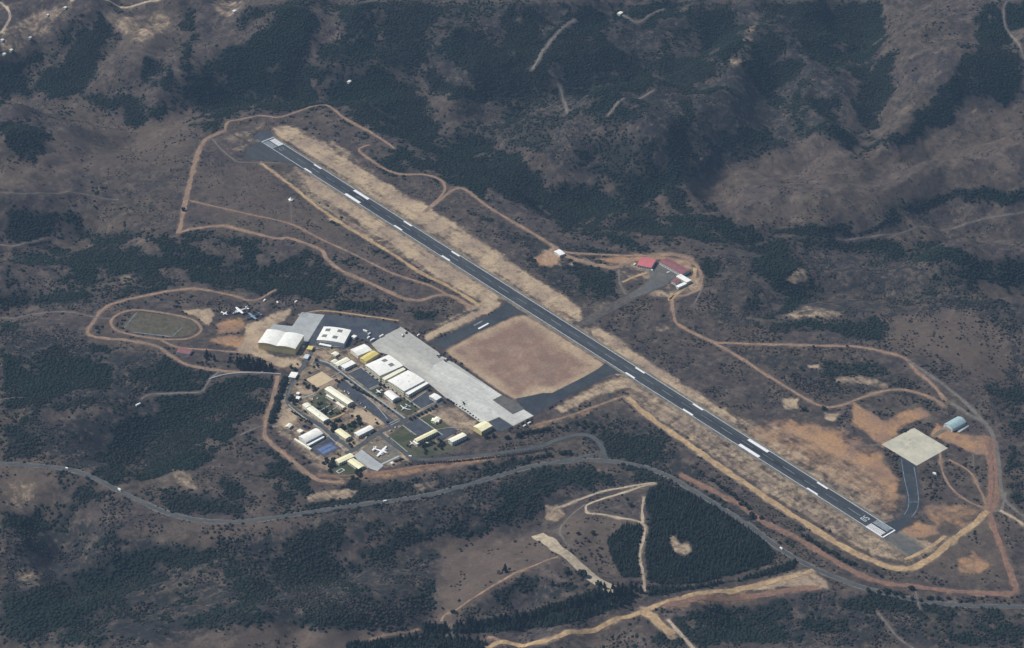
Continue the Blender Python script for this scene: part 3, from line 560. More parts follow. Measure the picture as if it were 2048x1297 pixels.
# ------------------------------------------------------------------ roads and tracks
highway = HIGHWAY
strip('highway_verge', highway, 11.5, M['dirt_grey'], .18, .3, reg=False)
strip('highway', highway, 7.4, M['asphalt_road'], .5, 0, chan=None)
entry = [(757,866),(785,888),(808,905),(818,914),(838,919.4),(869.4,919.4),(947.5,913),(1025.6,903),(1080,894),(1110,882),(1150,871),(1178,872),(1195,883),(1206,900),(1212,921)]
strip('access_road', entry, 8.5, M['asphalt_road'], .46, 0)
strip('access_road', [(1120,921),(1170,913),(1200,905)], 5.5, M['asphalt_road'], .44, 0)
for p, w, m in ([(628,694),(617,715),(600,742),(584,765),(576,790),(577,808),(600,827),(640,851),(672,877),(706,901)],7.5,'asphalt_road'),([(812,841),(785,853),(757,866),(730,885),(706,901),(690,908)],9,'asphalt_road'),\
   ([(812,841),(845,826),(875,810),(890,800)],9,'asphalt_road'),([(628,724),(656,730),(690,752),(740,790),(780,818),(812,841)],9,'asphalt_plot'),([(640,722),(657,727),(677,741),(720,773),(765,805),(811,838)],3.2,'kerb'),\
   ([(722,735),(766,768),(800,790),(840,817)],3.0,'kerb'),([(805,851),(834,872)],2.0,'kerb'),([(838,837),(887,872)],2.0,'kerb'),([(872,860),(900,856),(945,855)],1.6,'dirt_pale'),([(576,790),(585,772),(597,755)],4,'dirt_grey'),\
   ([(577,810),(600,830),(640,858)],2.2,'kerb'),([(706,803),(690,826),(660,840)],4,'dirt_tan'),([(762,930),(800,912)],4,'concrete_grey'),([(637,824),(660,811)],1.8,'kerb'),([(652,829),(676,813)],1.8,'kerb'),([(602,798),(630,788)],3,'kerb'):
    strip('base_road' if w > 6 else 'footpath', p, w, M[m], .36 if w > 6 else .44, .05)
for p in ([(740.5,781),(757.4,773)],[(755.7,797.7),(766,792.6)],[(770,807),(781,802.7)],[(757.4,815.5),(764,811)],[(768.5,824.8),(774.4,821.4)],[(777.8,848.5),(798,838.4)],[(781,851.5),(801,841.5)],[(690,760),(740,800),(776,840)],[(640,858),(665,880),(690,903)],[(722,736),(695,748)],[(764,767),(737,780)],[(852,784),(822,804)],[(660,757),(690,740)],[(650,795),(668,806),(690,818)],[(628,700),(660,694),(700,696)],[(815,905),(785,880),(765,865)],[(845,818),(874,804)]):
    strip('footpath', p, 1.7, M['kerb'], .58, 0, reg=False)
TR = [([(357,468),(372,400),(392,320),(405,288),(420,275),(450,262)],9,'dirt'),([(450,262),(456,245),(480,240),(520,232),(560,235),(600,222),(640,211),(655,212),(690,238),(740,265),(790,298)],5.5,'dirt'),
 ([(425,278),(440,297),(465,318),(485,325),(560,327)],4,'dirt_grey'),([(357,468),(375,460),(440,452),(460,455),(520,470),(560,478),(580,477),(640,500),(655,520),(680,540),(720,558),(780,585),(810,598),(840,601),(870,592),(900,592),(930,607),(945,620)],7,'dirt'),
 ([(-20,385),(60,388),(145,385),(240,400)],2.5,'dirt_grey'),([(380,402),(480,425),(580,448),(640,478),(700,505),(780,545),(860,572),(905,595),(950,615)],4,'dirt'),([(582,405),(583,448)],2,'dirt_grey'),
 ([(520,325),(580,370),(650,425),(720,470),(780,505),(840,545),(900,575),(960,612)],6.5,'dirt_tan'),([(660,438),(700,455)],4,'dirt_tan'),([(755,483),(780,478)],4,'dirt_tan'),
 ([(845,425),(880,395),(890,375),(880,360),(850,350),(790,347),(740,320),(718,300),(740,290)],5,'dirt'),
 ([(850,425),(905,382),(930,380),(970,410),(1010,435),(1070,470),(1110,495),(1130,505),(1200,510),(1290,512),(1345,508),(1380,520),(1400,545),(1400,575),(1375,590),(1345,597),(1348,630),(1352,645),(1365,655),(1420,682),(1460,687),(1560,690),(1650,692),(1720,695),(1790,710),(1815,722),(1830,740),(1860,765),(1890,800)],6,'dirt'),
 ([(1125,510),(1180,528),(1220,535),(1240,532),(1270,518)],8,'dirt'),([(1300,512),(1350,510),(1385,525)],12,'dirt'),
 ([(1238,540),(1240,568),(1252,590)],4,'dirt_grey'),([(1245,565),(1275,552),(1297,545)],5,'dirt_tan'),([(1346,590),(1340,600),(1385,560),(1390,535)],6,'dirt_tan'),([(1405,575),(1390,605),(1380,615)],3,'dirt_grey'),
 ([(1420,682),(1470,710),(1540,755),(1590,785),(1640,812),(1680,812),(1740,790),(1790,780),(1830,785),(1870,800),(1890,815)],6,'dirt'),
 ([(1815,722),(1840,738),(1900,780),(1950,825),(1985,870),(1998,930),(2005,990),(2030,1020),(2060,1040)],7,'dirt_grey'),([(2012,985),(2006,1010),(2000,1022),(1975,1020)],5,'dirt_grey'),([(2000,1022),(2025,1035),(2048,1052)],5,'dirt_pale'),
 ([(1900,805),(1930,825),(1975,850)],9,'dirt_grey'),
 ([(1970,872),(1978,900),(1982,950),(1980,1000),(1978,1022),(2000,1090),(2025,1160),(2030,1180),(2015,1188),(1940,1186),(1880,1180),(1820,1172),(1760,1165),(1700,1140),(1640,1105),(1590,1075),(1530,1045),(1480,1010),(1430,985),(1360,950)],9,'dirt_red'),([(1986,880),(1992,940),(1992,1005),(1982,1022)],6,'dirt_red'),
 ([(1255,795),(1300,835),(1400,905),(1500,975),(1600,1040),(1680,1090),(1740,1120),(1790,1137),(1830,1135),(1870,1112),(1900,1085),(1940,1055),(1978,1022)],11,'dirt_tan'),([(1810,1120),(1860,1095),(1890,1072)],6,'dirt_tan'),
 ([(1070,850),(1130,835),(1200,810),(1250,792)],4.5,'dirt'),([(1880,905),(1887,950),(1910,985),(1950,1010),(1978,1018)],4,'dirt'),([(1898,920),(1940,945),(1962,985),(1973,1012)],3.5,'dirt'),([(1946,905),(1947,935)],3,'dirt_grey'),
 ([(1700,891),(1730,892),(1762,890)],2.5,'dirt_grey'),([(1868,871),(1894,858)],6,'dirt_grey'),
 ([(975,1297),(1000,1285),(1030,1290),(1080,1285),(1150,1265),(1250,1235),(1330,1205),(1420,1185),(1520,1170),(1600,1150),(1630,1140)],8,'dirt_tan'),([(1330,1212),(1440,1198),(1540,1188),(1640,1176)],9,'dirt_red'),
 ([(1285,1222),(1315,1245),(1345,1272)],14,'dirt_tan'),([(1335,1240),(1360,1268),(1390,1300)],5,'dirt_pale'),([(975,1275),(1000,1282)],5,'dirt'),
 ([(1075,1070),(1110,1095),(1150,1125),(1190,1160),(1237,1190)],21,'dirt_pale'),([(1310,968),(1290,972),(1250,985),(1180,1008),(1172,1018),(1180,1028),(1230,1035),(1285,1048),(1288,1075),(1280,1110),(1285,1140),(1290,1185)],4,'dirt_pale'),([(1288,995),(1284,1020),(1286,1048)],4,'dirt_pale'),
 ([(1170,1010),(1130,1045),(1120,1065),(1130,1085),(1150,1098)],3.5,'dirt_grey'),([(1115,1115),(1060,1135),(990,1170),(920,1215),(890,1230),(882,1245)],3.5,'dirt'),([(740,1280),(790,1268),(840,1258)],4,'dirt'),([(800,1270),(850,1280)],3.5,'dirt'),
 ([(420,582),(375,578),(300,590),(235,605),(205,620),(190,640),(175,665),(195,675),(260,682),(310,692),(340,710),(375,730),(440,742),(490,745),(530,746)],6.5,'dirt'),([(420,582),(470,593),(495,601),(520,598),(552,580)],4,'dirt'),
 ([(-20,628),(60,630),(100,625),(190,635),(222,637)],3.2,'dirt_grey'),([(320,680),(345,692),(370,697),(440,702),(500,708)],4.5,'dirt'),([(440,742),(425,755),(412,772),(400,785),(350,787),(300,790),(280,800)],4,'dirt_grey'),
 ([(556,752),(545,800),(532,840),(530,870),(545,890),(570,910),(600,935),(625,955),(645,963),(690,966)],7,'dirt'),([(530,850),(500,862),(480,872)],3.5,'dirt_grey'),
 ([(1100,1032),(1110,1018),(1150,1003),(1200,985),(1240,977),(1310,966)],4,'dirt_pale'),([(640,952),(720,950),(810,938),(900,923),(1000,913)],6,'dirt_red'),([(0,800),(60,795)],2,'dirt_grey'),
 ([(600,630),(640,622),(700,628),(800,642)],3.5,'dirt_tan'),
 ([(-20,2),(0,5),(15,18),(20,35),(12,52),(0,68)],5,'dirt_pale'),([(140,3),(220,3),(320,1)],6,'dirt_pale'),([(2040,0),(2012,6),(2008,40),(2030,80),(2048,120)],4,'dirt_grey'),
 ([(1115,168),(1125,195),(1135,228)],5,'dirt_grey'),([(1215,232),(1270,200),(1310,180)],4,'dirt_grey'),([(1240,28),(1275,45),(1330,18)],4,'dirt_grey'),([(660,440),(690,450)],3,'dirt_tan'),
 ([(0,490),(40,490),(100,475)],2.5,'dirt_grey'),([(1830,1180),(1840,1220)],3,'dirt_grey'),([(1755,1225),(1790,1270),(1830,1300)],4,'dirt_grey'),([(1150,40),(1105,78),(1065,140)],7,'dirt_grey'),([(2048,425),(1960,440),(1860,455),(1780,470),(1670,478)],3.5,'dirt_grey')]
CH = {'dirt':'r','dirt_tan':'s','dirt_red':'r','dirt_grey':'d','dirt_pale':'s'}
for p, w, m in TR: strip('dirt_road' if w > 4.2 else 'path', p, w, M[m], .26, .45, chan=None if w > 15 else CH[m])
strip('running_track', [(222,645),(235,630),(265,621),(300,623),(350,631),(385,640),(401,655),(399,666),(380,677),(350,680),(310,678),(262,670),(233,661)], 5.5, M['dirt'], .4, .15, closed=True, chan='d')
INFIELD = [(892,701),(950,670),(1020,637),(1036,632),(1050,631),(1062,637),(1130,679),(1205,726.5),(1208,731),(1198,739),(1168,756.5),(1127,777.2),(1104,788.3),(1086,788.5),(1064,793),(1048,803.5),(1036,803),(1000,782),(900,711)]
# ------------------------------------------------------------------ buildings
def arc(n, rise, h, lo=-.5, hi=.5):
    return [(lo+(hi-lo)*i/n, h+rise*math.sin(math.pi*i/n)**.9) for i in range(n+1)]
def building(name, label, cat, corners, h, roof='gable', rise=1.6, wall='ivory', top='white', win=(), wrow=1, door=None, over=.5, ribs=0, sky=(), group=None, z0=0., exclude=True, axis=None, vents=0, frise=None):
    """corners: the four roof corners in the photo, going round; the first edge is the length (ridge direction)"""
    P = [at(c[0], c[1], z0+h) for c in corners]
    c = sum(P, Vector())/4
    u = ((P[1]-P[0])+(P[2]-P[3])).normalized()
    L = ((P[1]-P[0]).length+(P[2]-P[3]).length)/2
    w = Vector((-u.y, u.x, 0)); vv = ((P[3]-P[0])+(P[2]-P[1]))/2
    W = abs(vv.dot(w))
    if axis == 'v': u, w, L, W = w, -u, W, L
    rz = math.atan2(u.y, u.x)
    L -= 2*over*.6; W -= 2*over*.6
    root = empty(name, (c.x, c.y, z0), rz, label=label, cat=cat, group=group)
    if exclude:
        e = [(sx*(L/2+1.5), sy*(W/2+1.5)) for sx, sy in ((-1,-1),(1,-1),(1,1),(-1,1))]
        EXCL.append([(c.x+a*math.cos(rz)-b*math.sin(rz), c.y+a*math.sin(rz)+b*math.cos(rz)) for a, b in e])
    if roof == 'gable': prof = [(-.5,h),(0,h+rise),(.5,h)]
    elif roof == 'flat': prof = [(-.5,h),(.5,h+.01)]
    elif roof == 'shed': prof = [(-.5,h),(.5,h+rise)]
    elif roof == 'barrel': prof = arc(10, rise, h)
    elif roof == 'double': prof = arc(8, rise, h, -.5, 0)[:-1]+arc(8, rise, h, 0, .5)
    elif roof == 'broken': prof = [(-.5,h),(-.25,h+rise*.75),(0,h+rise),(.28,h+rise*.75),(.30,h+rise*.6),(.5,h-.3)]
    def zr(v):
        for (a, za), (b, zb) in zip(prof, prof[1:]):
            if a-1e-6 <= v <= b+1e-6: return za+(zb-za)*(v-a)/(b-a+1e-9)
        return h
    mb = MB(); n = len(prof)
    sec = [(-W/2, 0.)]+[(a*W, z-.05) for a, z in prof]+[(W/2, 0.)]
    a = [(-L/2, y, z) for y, z in sec]; b = [(L/2, y, z) for y, z in sec]; m = len(sec)
    mb.add(a+b, [tuple(range(m))[::-1], tuple(range(m, 2*m))]+[(i, i+1, m+i+1, m+i) for i in range(m-1)])
    wl = mb.build('wall', M[wall], root)
    bm = bmesh.new(); bm.from_mesh(wl.data); bmesh.ops.recalc_face_normals(bm, faces=bm.faces); bm.to_mesh(wl.data); bm.free()
    mb = MB(); sc = (W+2*over)/W; rings = []
    segs = 1 if not ribs else ribs
    X = [-L/2-over+(L+2*over)*i/segs for i in range(segs+1)]
    th = .28
    slab = [(a*W*sc, z) for a, z in prof]
    up = [(y, z+th) for y, z in slab]
    full = slab+up[::-1]
    mb.loft([[(x, y, z) for y, z in full] for x in (X[0], X[-1])])
    if ribs:
        for x in X[1:-1]:
            rb = [(y, z+th) for y, z in slab]+[(y, z+th+.22) for y, z in slab][::-1]
            mb.loft([[(x-.25, y, z) for y, z in rb], [(x+.25, y, z) for y, z in rb]])
    ro = mb.build('roof', M[top], root)
    bm = bmesh.new(); bm.from_mesh(ro.data); bmesh.ops.recalc_face_normals(bm, faces=bm.faces); bm.to_mesh(ro.data); bm.free()
    inv = Matrix.Rotation(-rz, 3, 'Z')
    for q in sky:
        p = inv @ (at(q[0], q[1], z0+h+rise*.8)-Vector((c.x, c.y, 0))); v = p.y/W
        sx, sy = q[2]/2, q[3]/2
        k = MB(); ys = [p.y-sy+2*sy*i/8 for i in range(9)]; zz = [zr(max(-.5, min(.5, y/W)))+th for y in ys]
        pf = [(y, z+.22) for y, z in zip(ys, zz)]+[(y, z-.2) for y, z in zip(ys, zz)][::-1]
        k.loft([[(p.x+sx,y,z) for y, z in pf], [(p.x-sx,y,z) for y, z in pf]])
        k.build('skylight', M['skylight'], ro)
    for i in range(vents):
        x = -L/2+L*(i+1)/(vents+1); y = W*.18*(-1 if i % 2 else 1); k = MB(); z = zr(y/W)+th
        k.tube([(x,y,z-.3),(x,y,z+.7)], [.5,.5], 8, axis='z'); k.tube([(x,y,z+.7),(x,y,z+1.)], [.8,.2], 8, axis='z'); k.build('roof_vent', M['grey'], ro)
    # windows and doors on the walls that face the viewer's side of the field
    cam = inv @ (Vector((CAM[0], CAM[1], 0))-c); cam.z = 0
    sides = [('x', -1, W), ('x', 1, W), ('y', -1, L), ('y', 1, L)]
    wm = {}
    def wmesh(sw, sh):
        if (sw, sh) not in wm:
            k = MB(); k.box(-sw/2, sw/2, -.12, .06, 0, sh); wm[(sw, sh)] = mesh('window', k.v, k.f)
            wm[(sw, sh)].materials.append(M['glass'])
        return wm[(sw, sh)]
    for ax, sg, ln in sides:
        facing = (cam.x if ax == 'x' else cam.y)*sg > 0
        if ('all' in win or (ax in win and facing)) and facing:
            k = max(1, int(ln/4.2))
            for r in range(wrow):
                for i in range(k):
                    t = -ln/2+ln*(i+.5)/k; z = h*(r+.42)/wrow
                    loc = (sg*(L/2+.06), t, z) if ax == 'x' else (t, sg*(W/2+.06), z)
                    link('window', wmesh(round(min(2.2, ln/k*.55), 1), round(min(1.6, h*.3), 1)), None, wl, loc=loc, rz=(math.pi/2*sg if ax == 'x' else (0 if sg < 0 else math.pi)))
        if door and ax == door[0] and sg == (door[2] if len(door) > 2 else (1 if facing else -1)):
            fr = door[1]; k = MB(); dw = ln*fr; dh = h*.8
            if ax == 'x': k.box(sg*L/2-.05, sg*L/2+.12, -dw/2, dw/2, 0, dh)
            else: k.box(-dw/2, dw/2, sg*W/2-.05, sg*W/2+.12, 0, dh)
            k.build('door', M['door'], wl)
    return root, L, W, h
B = building
B('hangar', 'large cream hangar with a wavy double-vaulted ribbed roof and plain yellow walls', 'hangar', [(515.2,686.9),(533.1,661.1),(608.9,669.7),(590.9,697.8)], 13.5, 'double', 2.4, 'yellow', 'white', door=('x',.8), ribs=12)
hb = B('hangar', 'white hangar with four dark square skylights beside the dark taxilane', 'hangar', [(634.7,679.8),(646.4,653.3),(703.4,661.1),(686.3,687.7)], 9.5, 'broken', 1.8, 'offwhite', 'white', sky=[(655.8,660.3,9,9),(680,662.7,9,9),(648.8,672,9,9),(670.2,675.2,9,9)], win=('y',))
B('annex', 'low white lean-to block along the front of the hangar with four skylights', 'annex', [(637.5,689.5),(661,694),(663,691),(640,686.5)], 4.5, 'flat', .1, 'offwhite', 'white', win=('y',))
B('shed', 'small white cabin at the right corner of the double-vaulted hangar', 'shed', [(604,693.5),(606.5,690.7),(609.5,691.7),(607,694.5)], 3.5, 'flat', .1, 'offwhite', 'cream')
B('gatehouse', 'small boxy yellow building at the head of the base road', 'building', [(612.8,698.6),(617.5,692.4),(626.9,693.1),(623.8,700.2)], 5, 'flat', .1, 'yellow', 'yellow_roof', win=('y',))
B('shed', 'blue-grey flat-roofed shed just below the boxy yellow building', 'shed', [(606.6,715),(611.3,708.8),(619,710.3),(614.4,719.7)], 4, 'flat', .1, 'offwhite', 'blue_grey', door=('y',.4))
B('building', 'small square white flat-roofed building by the entrance bend below the sand plot', 'building', [(577.7,752.5),(583.1,743.9),(596.4,746.3),(589.4,758)], 5, 'flat', .1, 'offwhite', 'white', win=('y',))
B('house', 'small cream hip-roofed house standing alone on the bare plot below the skylight hangar', 'house', [(662,708),(669.8,703.3),(678.4,708),(670.6,712.7)], 4, 'gable', 1.4, 'ivory', 'cream', win=('x','y'))
B('workshop', 'smallest and leftmost of the cream workshops stepped beside the dark parking lot', 'workshop', [(661.3,722.8),(669.8,718.1),(674.5,722),(665.9,727.5)], 4.5, 'gable', 1.2, 'ivory', 'cream', win=('x',))
B('workshop', 'long cream gabled workshop, middle one of the stepped workshops', 'workshop', [(667.5,727.5),(691.7,715),(700.3,720.5),(675.3,733)], 5, 'gable', 1.5, 'ivory', 'cream', win=('x','y'))
B('workshop', 'white flat-roofed workshop next to the dark parking lot, lowest of the stepped workshops', 'workshop', [(681,731.5),(704,720.5),(710.5,727.5),(689.4,737.7)], 5.5, 'flat', .1, 'offwhite', 'white', win=('x','y'))
B('hangar', 'white gabled hangar alongside the yellow one at the head of the apron', 'hangar', [(700.3,699.4),(728.4,689.2),(744,700.2),(716,712.7)], 7, 'gable', 2.0, 'ivory', 'white', door=('x',.7,1), ribs=5)
B('hangar', 'yellow-roofed narrow hangar between the two white hangars by the apron', 'hangar', [(720.6,716.6),(744,701.7),(758,708),(730.8,724.4)], 6.5, 'gable', 1.8, 'yellow', 'yellow_roof', door=('x',.7,1), ribs=4)
B('hangar', 'wide white hangar with two dark skylights facing the apron', 'hangar', [(728.8,729.8),(777.7,711.3),(805,730.8),(761,753.3)], 9, 'barrel', 1.7, 'ivory', 'white', sky=[(769.3,721.6,9,9),(782.5,730.2,9,9)], win=('x',), wrow=2, door=('x',.7,1), over=.6)
B('annex', 'narrow cream-roofed strip building between the two widest apron hangars', 'annex', [(764,757),(806,735.5),(811,739),(769.5,761)], 6, 'shed', .6, 'ivory', 'cream', win=('x',))
B('hangar', 'widest white hangar on the apron, roof without skylights', 'hangar', [(773.8,762),(816.7,741.6),(848,761),(809,783.5)], 9, 'barrel', 1.7, 'ivory', 'white', win=('x',), wrow=2, door=('x',.7,1), over=.6, vents=3)
B('annex', 'white lean-to along the lower side of the widest apron hangar', 'annex', [(809.8,785),(849.5,762),(857,767),(817,790.4)], 6.2, 'shed', -.4, 'ivory', 'white', win=('x','y'))
B('hall', 'white barrel-vaulted hall behind the display aircraft on the lawn', 'hall', [(782.5,781.6),(799,794.3),(785.5,802),(767.9,786.5)], 6, 'barrel', 2.4, 'offwhite', 'white', door=('x',.5), win=('y',))
B('building', 'small bright white building at the corner of the dark lot below the apron', 'building', [(857.7,793.3),(868.5,786.5),(883,795.3),(872.4,801)], 5.5, 'gable', 1.0, 'offwhite', 'white', win=('x','y'))
B('headquarters', 'long pale yellow building facing the dark parade ground', 'building', [(827.5,879.3),(869.5,858.8),(875,863.4),(834.3,884)], 7, 'gable', 1.4, 'yellow', 'lemon', win=('y','x'), wrow=2)
B('annex', 'white entrance block at the left end of the long pale yellow building', 'annex', [(826,882.5),(831,880),(838,887),(833,889.5)], 4, 'flat', .1, 'offwhite', 'white', win=('x',))
B('building', 'white two-storey block with cream roof and window bands right of the long yellow building', 'building', [(894.8,879.3),(926,865.6),(932,871.4),(905.5,885.4)], 7.5, 'gable', 1.0, 'offwhite', 'cream', win=('y','x'), wrow=2)
B('fire_station', 'pale yellow gabled hall standing alone at the lower corner of the apron', 'hall', [(946.6,853.9),(969,841.2),(983.7,852.9),(963.2,863.6)], 9, 'gable', 2, 'yellow', 'lemon', door=('x',.6,1), win=('y',))
cl = B('clubhouse', 'small cream cross-shaped house on the lawn below the parade ground road', 'house', [(861.6,841.5),(873.4,833.4),(881,838.3),(871,846.5)], 4, 'gable', 1.6, 'ivory', 'cream', win=('x','y'))
r, L, W, h = cl
k = MB(); k.loft([[(-L*.18,-W*.75,0),(L*.18,-W*.75,0),(L*.18,-W*.75,3.6),(0,-W*.75,5.2),(-L*.18,-W*.75,3.6)],[(-L*.18,W*.75,0),(L*.18,W*.75,0),(L*.18,W*.75,3.6),(0,W*.75,5.2),(-L*.18,W*.75,3.6)]]); k.build('roof_wing', M['cream'], r)
B('barracks', 'long white barrack block beside the tree-lined car park', 'barracks', [(659.9,773.1),(707.4,802.7),(694.7,810.4),(649.7,778.2)], 7.5, 'gable', 1.4, 'ivory', 'cream', win=('y','x'), wrow=2)
B('annex', 'low ivory wing along the courtyard side of the long white barrack block', 'annex', [(651.5,791),(665,799.5),(668,797.6),(654.5,789)], 3.5, 'flat', .1, 'ivory', 'cream', win=('y',))
B('annex', 'low ivory wing at the far end of the courtyard below the long barrack block', 'annex', [(671,806),(686,816.5),(690,814),(675,803.5)], 4, 'flat', .1, 'ivory', 'cream', win=('y',))
B('barracks', 'white barrack block with a stepped roof across the courtyard from the longest barrack', 'barracks', [(624,812.5),(659,837.5),(646.3,843.4),(613,818)], 6.5, 'gable', 1.0, 'ivory', 'cream', win=('y','x'), wrow=2, vents=2)
B('barracks', 'shorter white block joined to the upper end of the stepped-roof barrack', 'barracks', [(614.5,805.4),(623,811.3),(612,816.7),(604.5,810)], 6, 'gable', .9, 'ivory', 'cream', win=('x',), wrow=2)
B('gymnasium', 'white barrel-vaulted gymnasium with ribbed roof beside the blue court', 'gymnasium', [(597.2,874),(631.9,857),(644.6,868),(611.6,885.8)], 7.5, 'barrel', 3.2, 'offwhite', 'white', ribs=10, door=('x',.3))
B('annex', 'long low white strip between the gymnasium and the blue court', 'annex', [(613.3,889),(645.5,871.5),(648.5,874.5),(616.7,892.4)], 4, 'flat', .1, 'offwhite', 'white')
B('annex', 'narrow cream walkway roof along the lower left end of the gymnasium', 'annex', [(588.5,878.4),(591.5,876.8),(622.5,898.3),(619.5,900)], 3.5, 'flat', .1, 'ivory', 'cream')
B('building', 'small lemon-roofed block left of the lawn with the tall trees', 'building', [(680.3,857),(702.3,872.3),(691.3,879),(670,863)], 6, 'gable', 1.2, 'ivory', 'lemon', win=('x','y'), wrow=2)
B('building', 'white-roofed block right of the small lemon-roofed one across the lawn', 'building', [(708.2,866.3),(738.8,851),(748,857),(715.9,873)], 6.5, 'gable', 1.2, 'ivory', 'white', win=('x','y'), wrow=2)
B('building', 'cream block running uphill beside the parked white transport aircraft\'s concrete yard', 'building', [(670,920.6),(699.8,907),(709,913),(677.7,927.4)], 5, 'gable', 1.2, 'ivory', 'lemon', win=('y','x'))
B('building', 'cream block set at a right angle below the garden with the small pool outline', 'building', [(706.5,917.2),(729.4,931.6),(716.7,939.2),(695,922.5)], 5, 'gable', 1.2, 'ivory', 'lemon', win=('y','x'))
B('hut', 'little square cream hut on the sandy plot above the gymnasium', 'hut', [(570.9,852.8),(577.7,846.8),(584.4,850.2),(578.5,857)], 4, 'gable', 1.6, 'offwhite', 'cream', win=('y',))
B('hut', 'upper of two small white huts by the courtyard hedge', 'hut', [(592,787.4),(595,783.8),(600,786),(597,789.6)], 3.5, 'flat', .1, 'offwhite', 'white')
B('hut', 'lower of two small white huts by the courtyard hedge', 'hut', [(590.5,797),(594,792),(601,794.5),(597,799.5)], 3.5, 'flat', .1, 'offwhite', 'white')
B('hut', 'small flat cream hut at the uphill corner of the gymnasium', 'hut', [(593.5,861.5),(601,857.8),(606.5,862),(599.5,866)], 3.5, 'flat', .1, 'ivory', 'cream')
B('guardhouse', 'tiny white guardhouse beside the red bank at the camp gate', 'hut', [(780,927),(783.5,924.2),(787.5,926),(784,929)], 3.2, 'gable', .8, 'offwhite', 'white', door=('y',.3))
B('shed', 'dusty red-roofed open shed below the sports field', 'shed', [(352.4,704.5),(358.2,696.7),(385.6,699.6),(378.8,709.4)], 4, 'gable', 1.0, 'offwhite', 'dull_red', axis='v')
B('shed', 'white box shed near the hangar with four skylights, at its right corner', 'shed', [(703,673),(708,669.5),(713.5,672.8),(708,676.8)], 4.5, 'flat', .1, 'offwhite', 'white')
# hilltop post right of the runway
B('building', 'bright red-roofed building with white front at the hilltop yard', 'building', [(1298,536),(1275,530),(1283,515),(1317,520)], 6, 'gable', 1.6, 'offwhite', 'red_roof', win=('x','y'))
B('building', 'long dull red-roofed building along the far edge of the hilltop yard', 'building', [(1320,524),(1361,549.5),(1382,541.5),(1333,516.5)], 6, 'gable', 1.4, 'offwhite', 'dull_red', win=('y',), wrow=1)
B('building', 'white flat-roofed block at the right end of the hilltop yard', 'building', [(1354.4,551.8),(1363.2,547.9),(1381,561.6),(1371,566.6)], 6, 'flat', .1, 'offwhite', 'white', win=('x',))
B('building', 'small pink-roofed building with white edge in the hilltop yard', 'building', [(1341.5,562.5),(1353,556.5),(1362.5,562),(1352,568)], 5, 'gable', 1, 'offwhite', 'dull_red', win=('x','y'))
B('annex', 'low white wing below the small pink-roofed building in the hilltop yard', 'annex', [(1352,572),(1369,564.5),(1373,568),(1356,576)], 5, 'flat', .1, 'offwhite', 'white', win=('x',))
B('house', 'lone white house on the orange clearing left of the hilltop yard', 'house', [(1110,502),(1120,499),(1129,508),(1117,513)], 4.5, 'gable', 1.2, 'offwhite', 'white', win=('x','y'), z0=float(H(*at(1118,506)[:2])))
tq = B('hangar', 'pale teal barrel-roofed hangar beside the square concrete pad', 'hangar', [(1887.8,849),(1915.5,833.3),(1931.3,845.3),(1904.4,860)], 6, 'barrel', 4.2, 'offwhite', 'teal', door=('x',.8,-1), ribs=7)
# far houses above the valley
for i, (px, py, s, lab) in enumerate([(1240,26,9,'lone white house on the far hilltop at the end of a short track'),(698,163,7,'lone pale house on the far edge of the wooded valley'),(468,22,7,'pale greenish-white house on the far sandy clearing'),
    (130,15,6,'grey-white farmhouse at the upper edge of the far settlement'),(95,30,5,'whitish house among trees in the middle of the far settlement'),(4,80,6,'white house beside the looping track, beyond the far settlement'),
    (22,100,6,'white house at the lower end of the far settlement'),(8,108,6,'pale house at the lowest corner of the far settlement'),(60,75,5,'small pale house on the bare slope of the far settlement')]):
    p = on(px, py, 4); g = float(H(p.x, p.y)); q = math.radians(20*i)
    B('house', lab, 'house', [(px-s*.6,py+s*.1),(px+s*.1,py-s*.35),(px+s*.6,py),(px-s*.1,py+s*.45)], 4, 'gable', 1.4, 'offwhite', 'white' if i % 3 else 'cream', win=('y',), z0=g-.4)

# white boundary wall at the edge of the wood
w = resample(catmull([at(*q) for q in ((418,760),(445,752),(475,748),(512,747),(540,748.5),(565,750.5))], 6), 4)
k = MB()
for a, b in zip(w, w[1:]):
    d = (b-a).normalized()*.0; n_ = Vector((-(b-a).y, (b-a).x, 0)).normalized()*.35
    za, zb = float(H(a.x, a.y)), float(H(b.x, b.y))
    k.loft([[(a.x-n_.x,a.y-n_.y,za-.5),(a.x+n_.x,a.y+n_.y,za-.5),(a.x+n_.x,a.y+n_.y,za+2.4),(a.x-n_.x,a.y-n_.y,za+2.4)],[(b.x-n_.x,b.y-n_.y,zb-.5),(b.x+n_.x,b.y+n_.y,zb-.5),(b.x+n_.x,b.y+n_.y,zb+2.4),(b.x-n_.x,b.y-n_.y,zb+2.4)]])
k.build('boundary_wall', M['white'], label='long white masonry wall along the top edge of the dark wood', cat='wall')
# garden pool outline
pl = MB(); c = at(681, 942.5, 0)
for r0, r1, z0, z1 in ((0,1,.3,.7),):
    X, Y = 6.5, 4.0
    pl.box(-X,X,-Y,-Y+1,.1,.8); pl.box(-X,X,Y-1,Y,.1,.8); pl.box(-X,-X+1,-Y+1,Y-1,.1,.8); pl.box(X-1,X,-Y+1,Y-1,.1,.8)
po = pl.build('garden_basin', M['offwhite'], loc=c, rz=math.radians(5), label='small white-rimmed rectangular garden basin on the lawn', cat='basin')
wt = MB(); wt.add([(-5.5,-3,.3),(5.5,-3,.3),(5.5,3,.3),(-5.5,3,.3)], [(0,1,2,3)]); wt.build('water', M['lawn'], po)

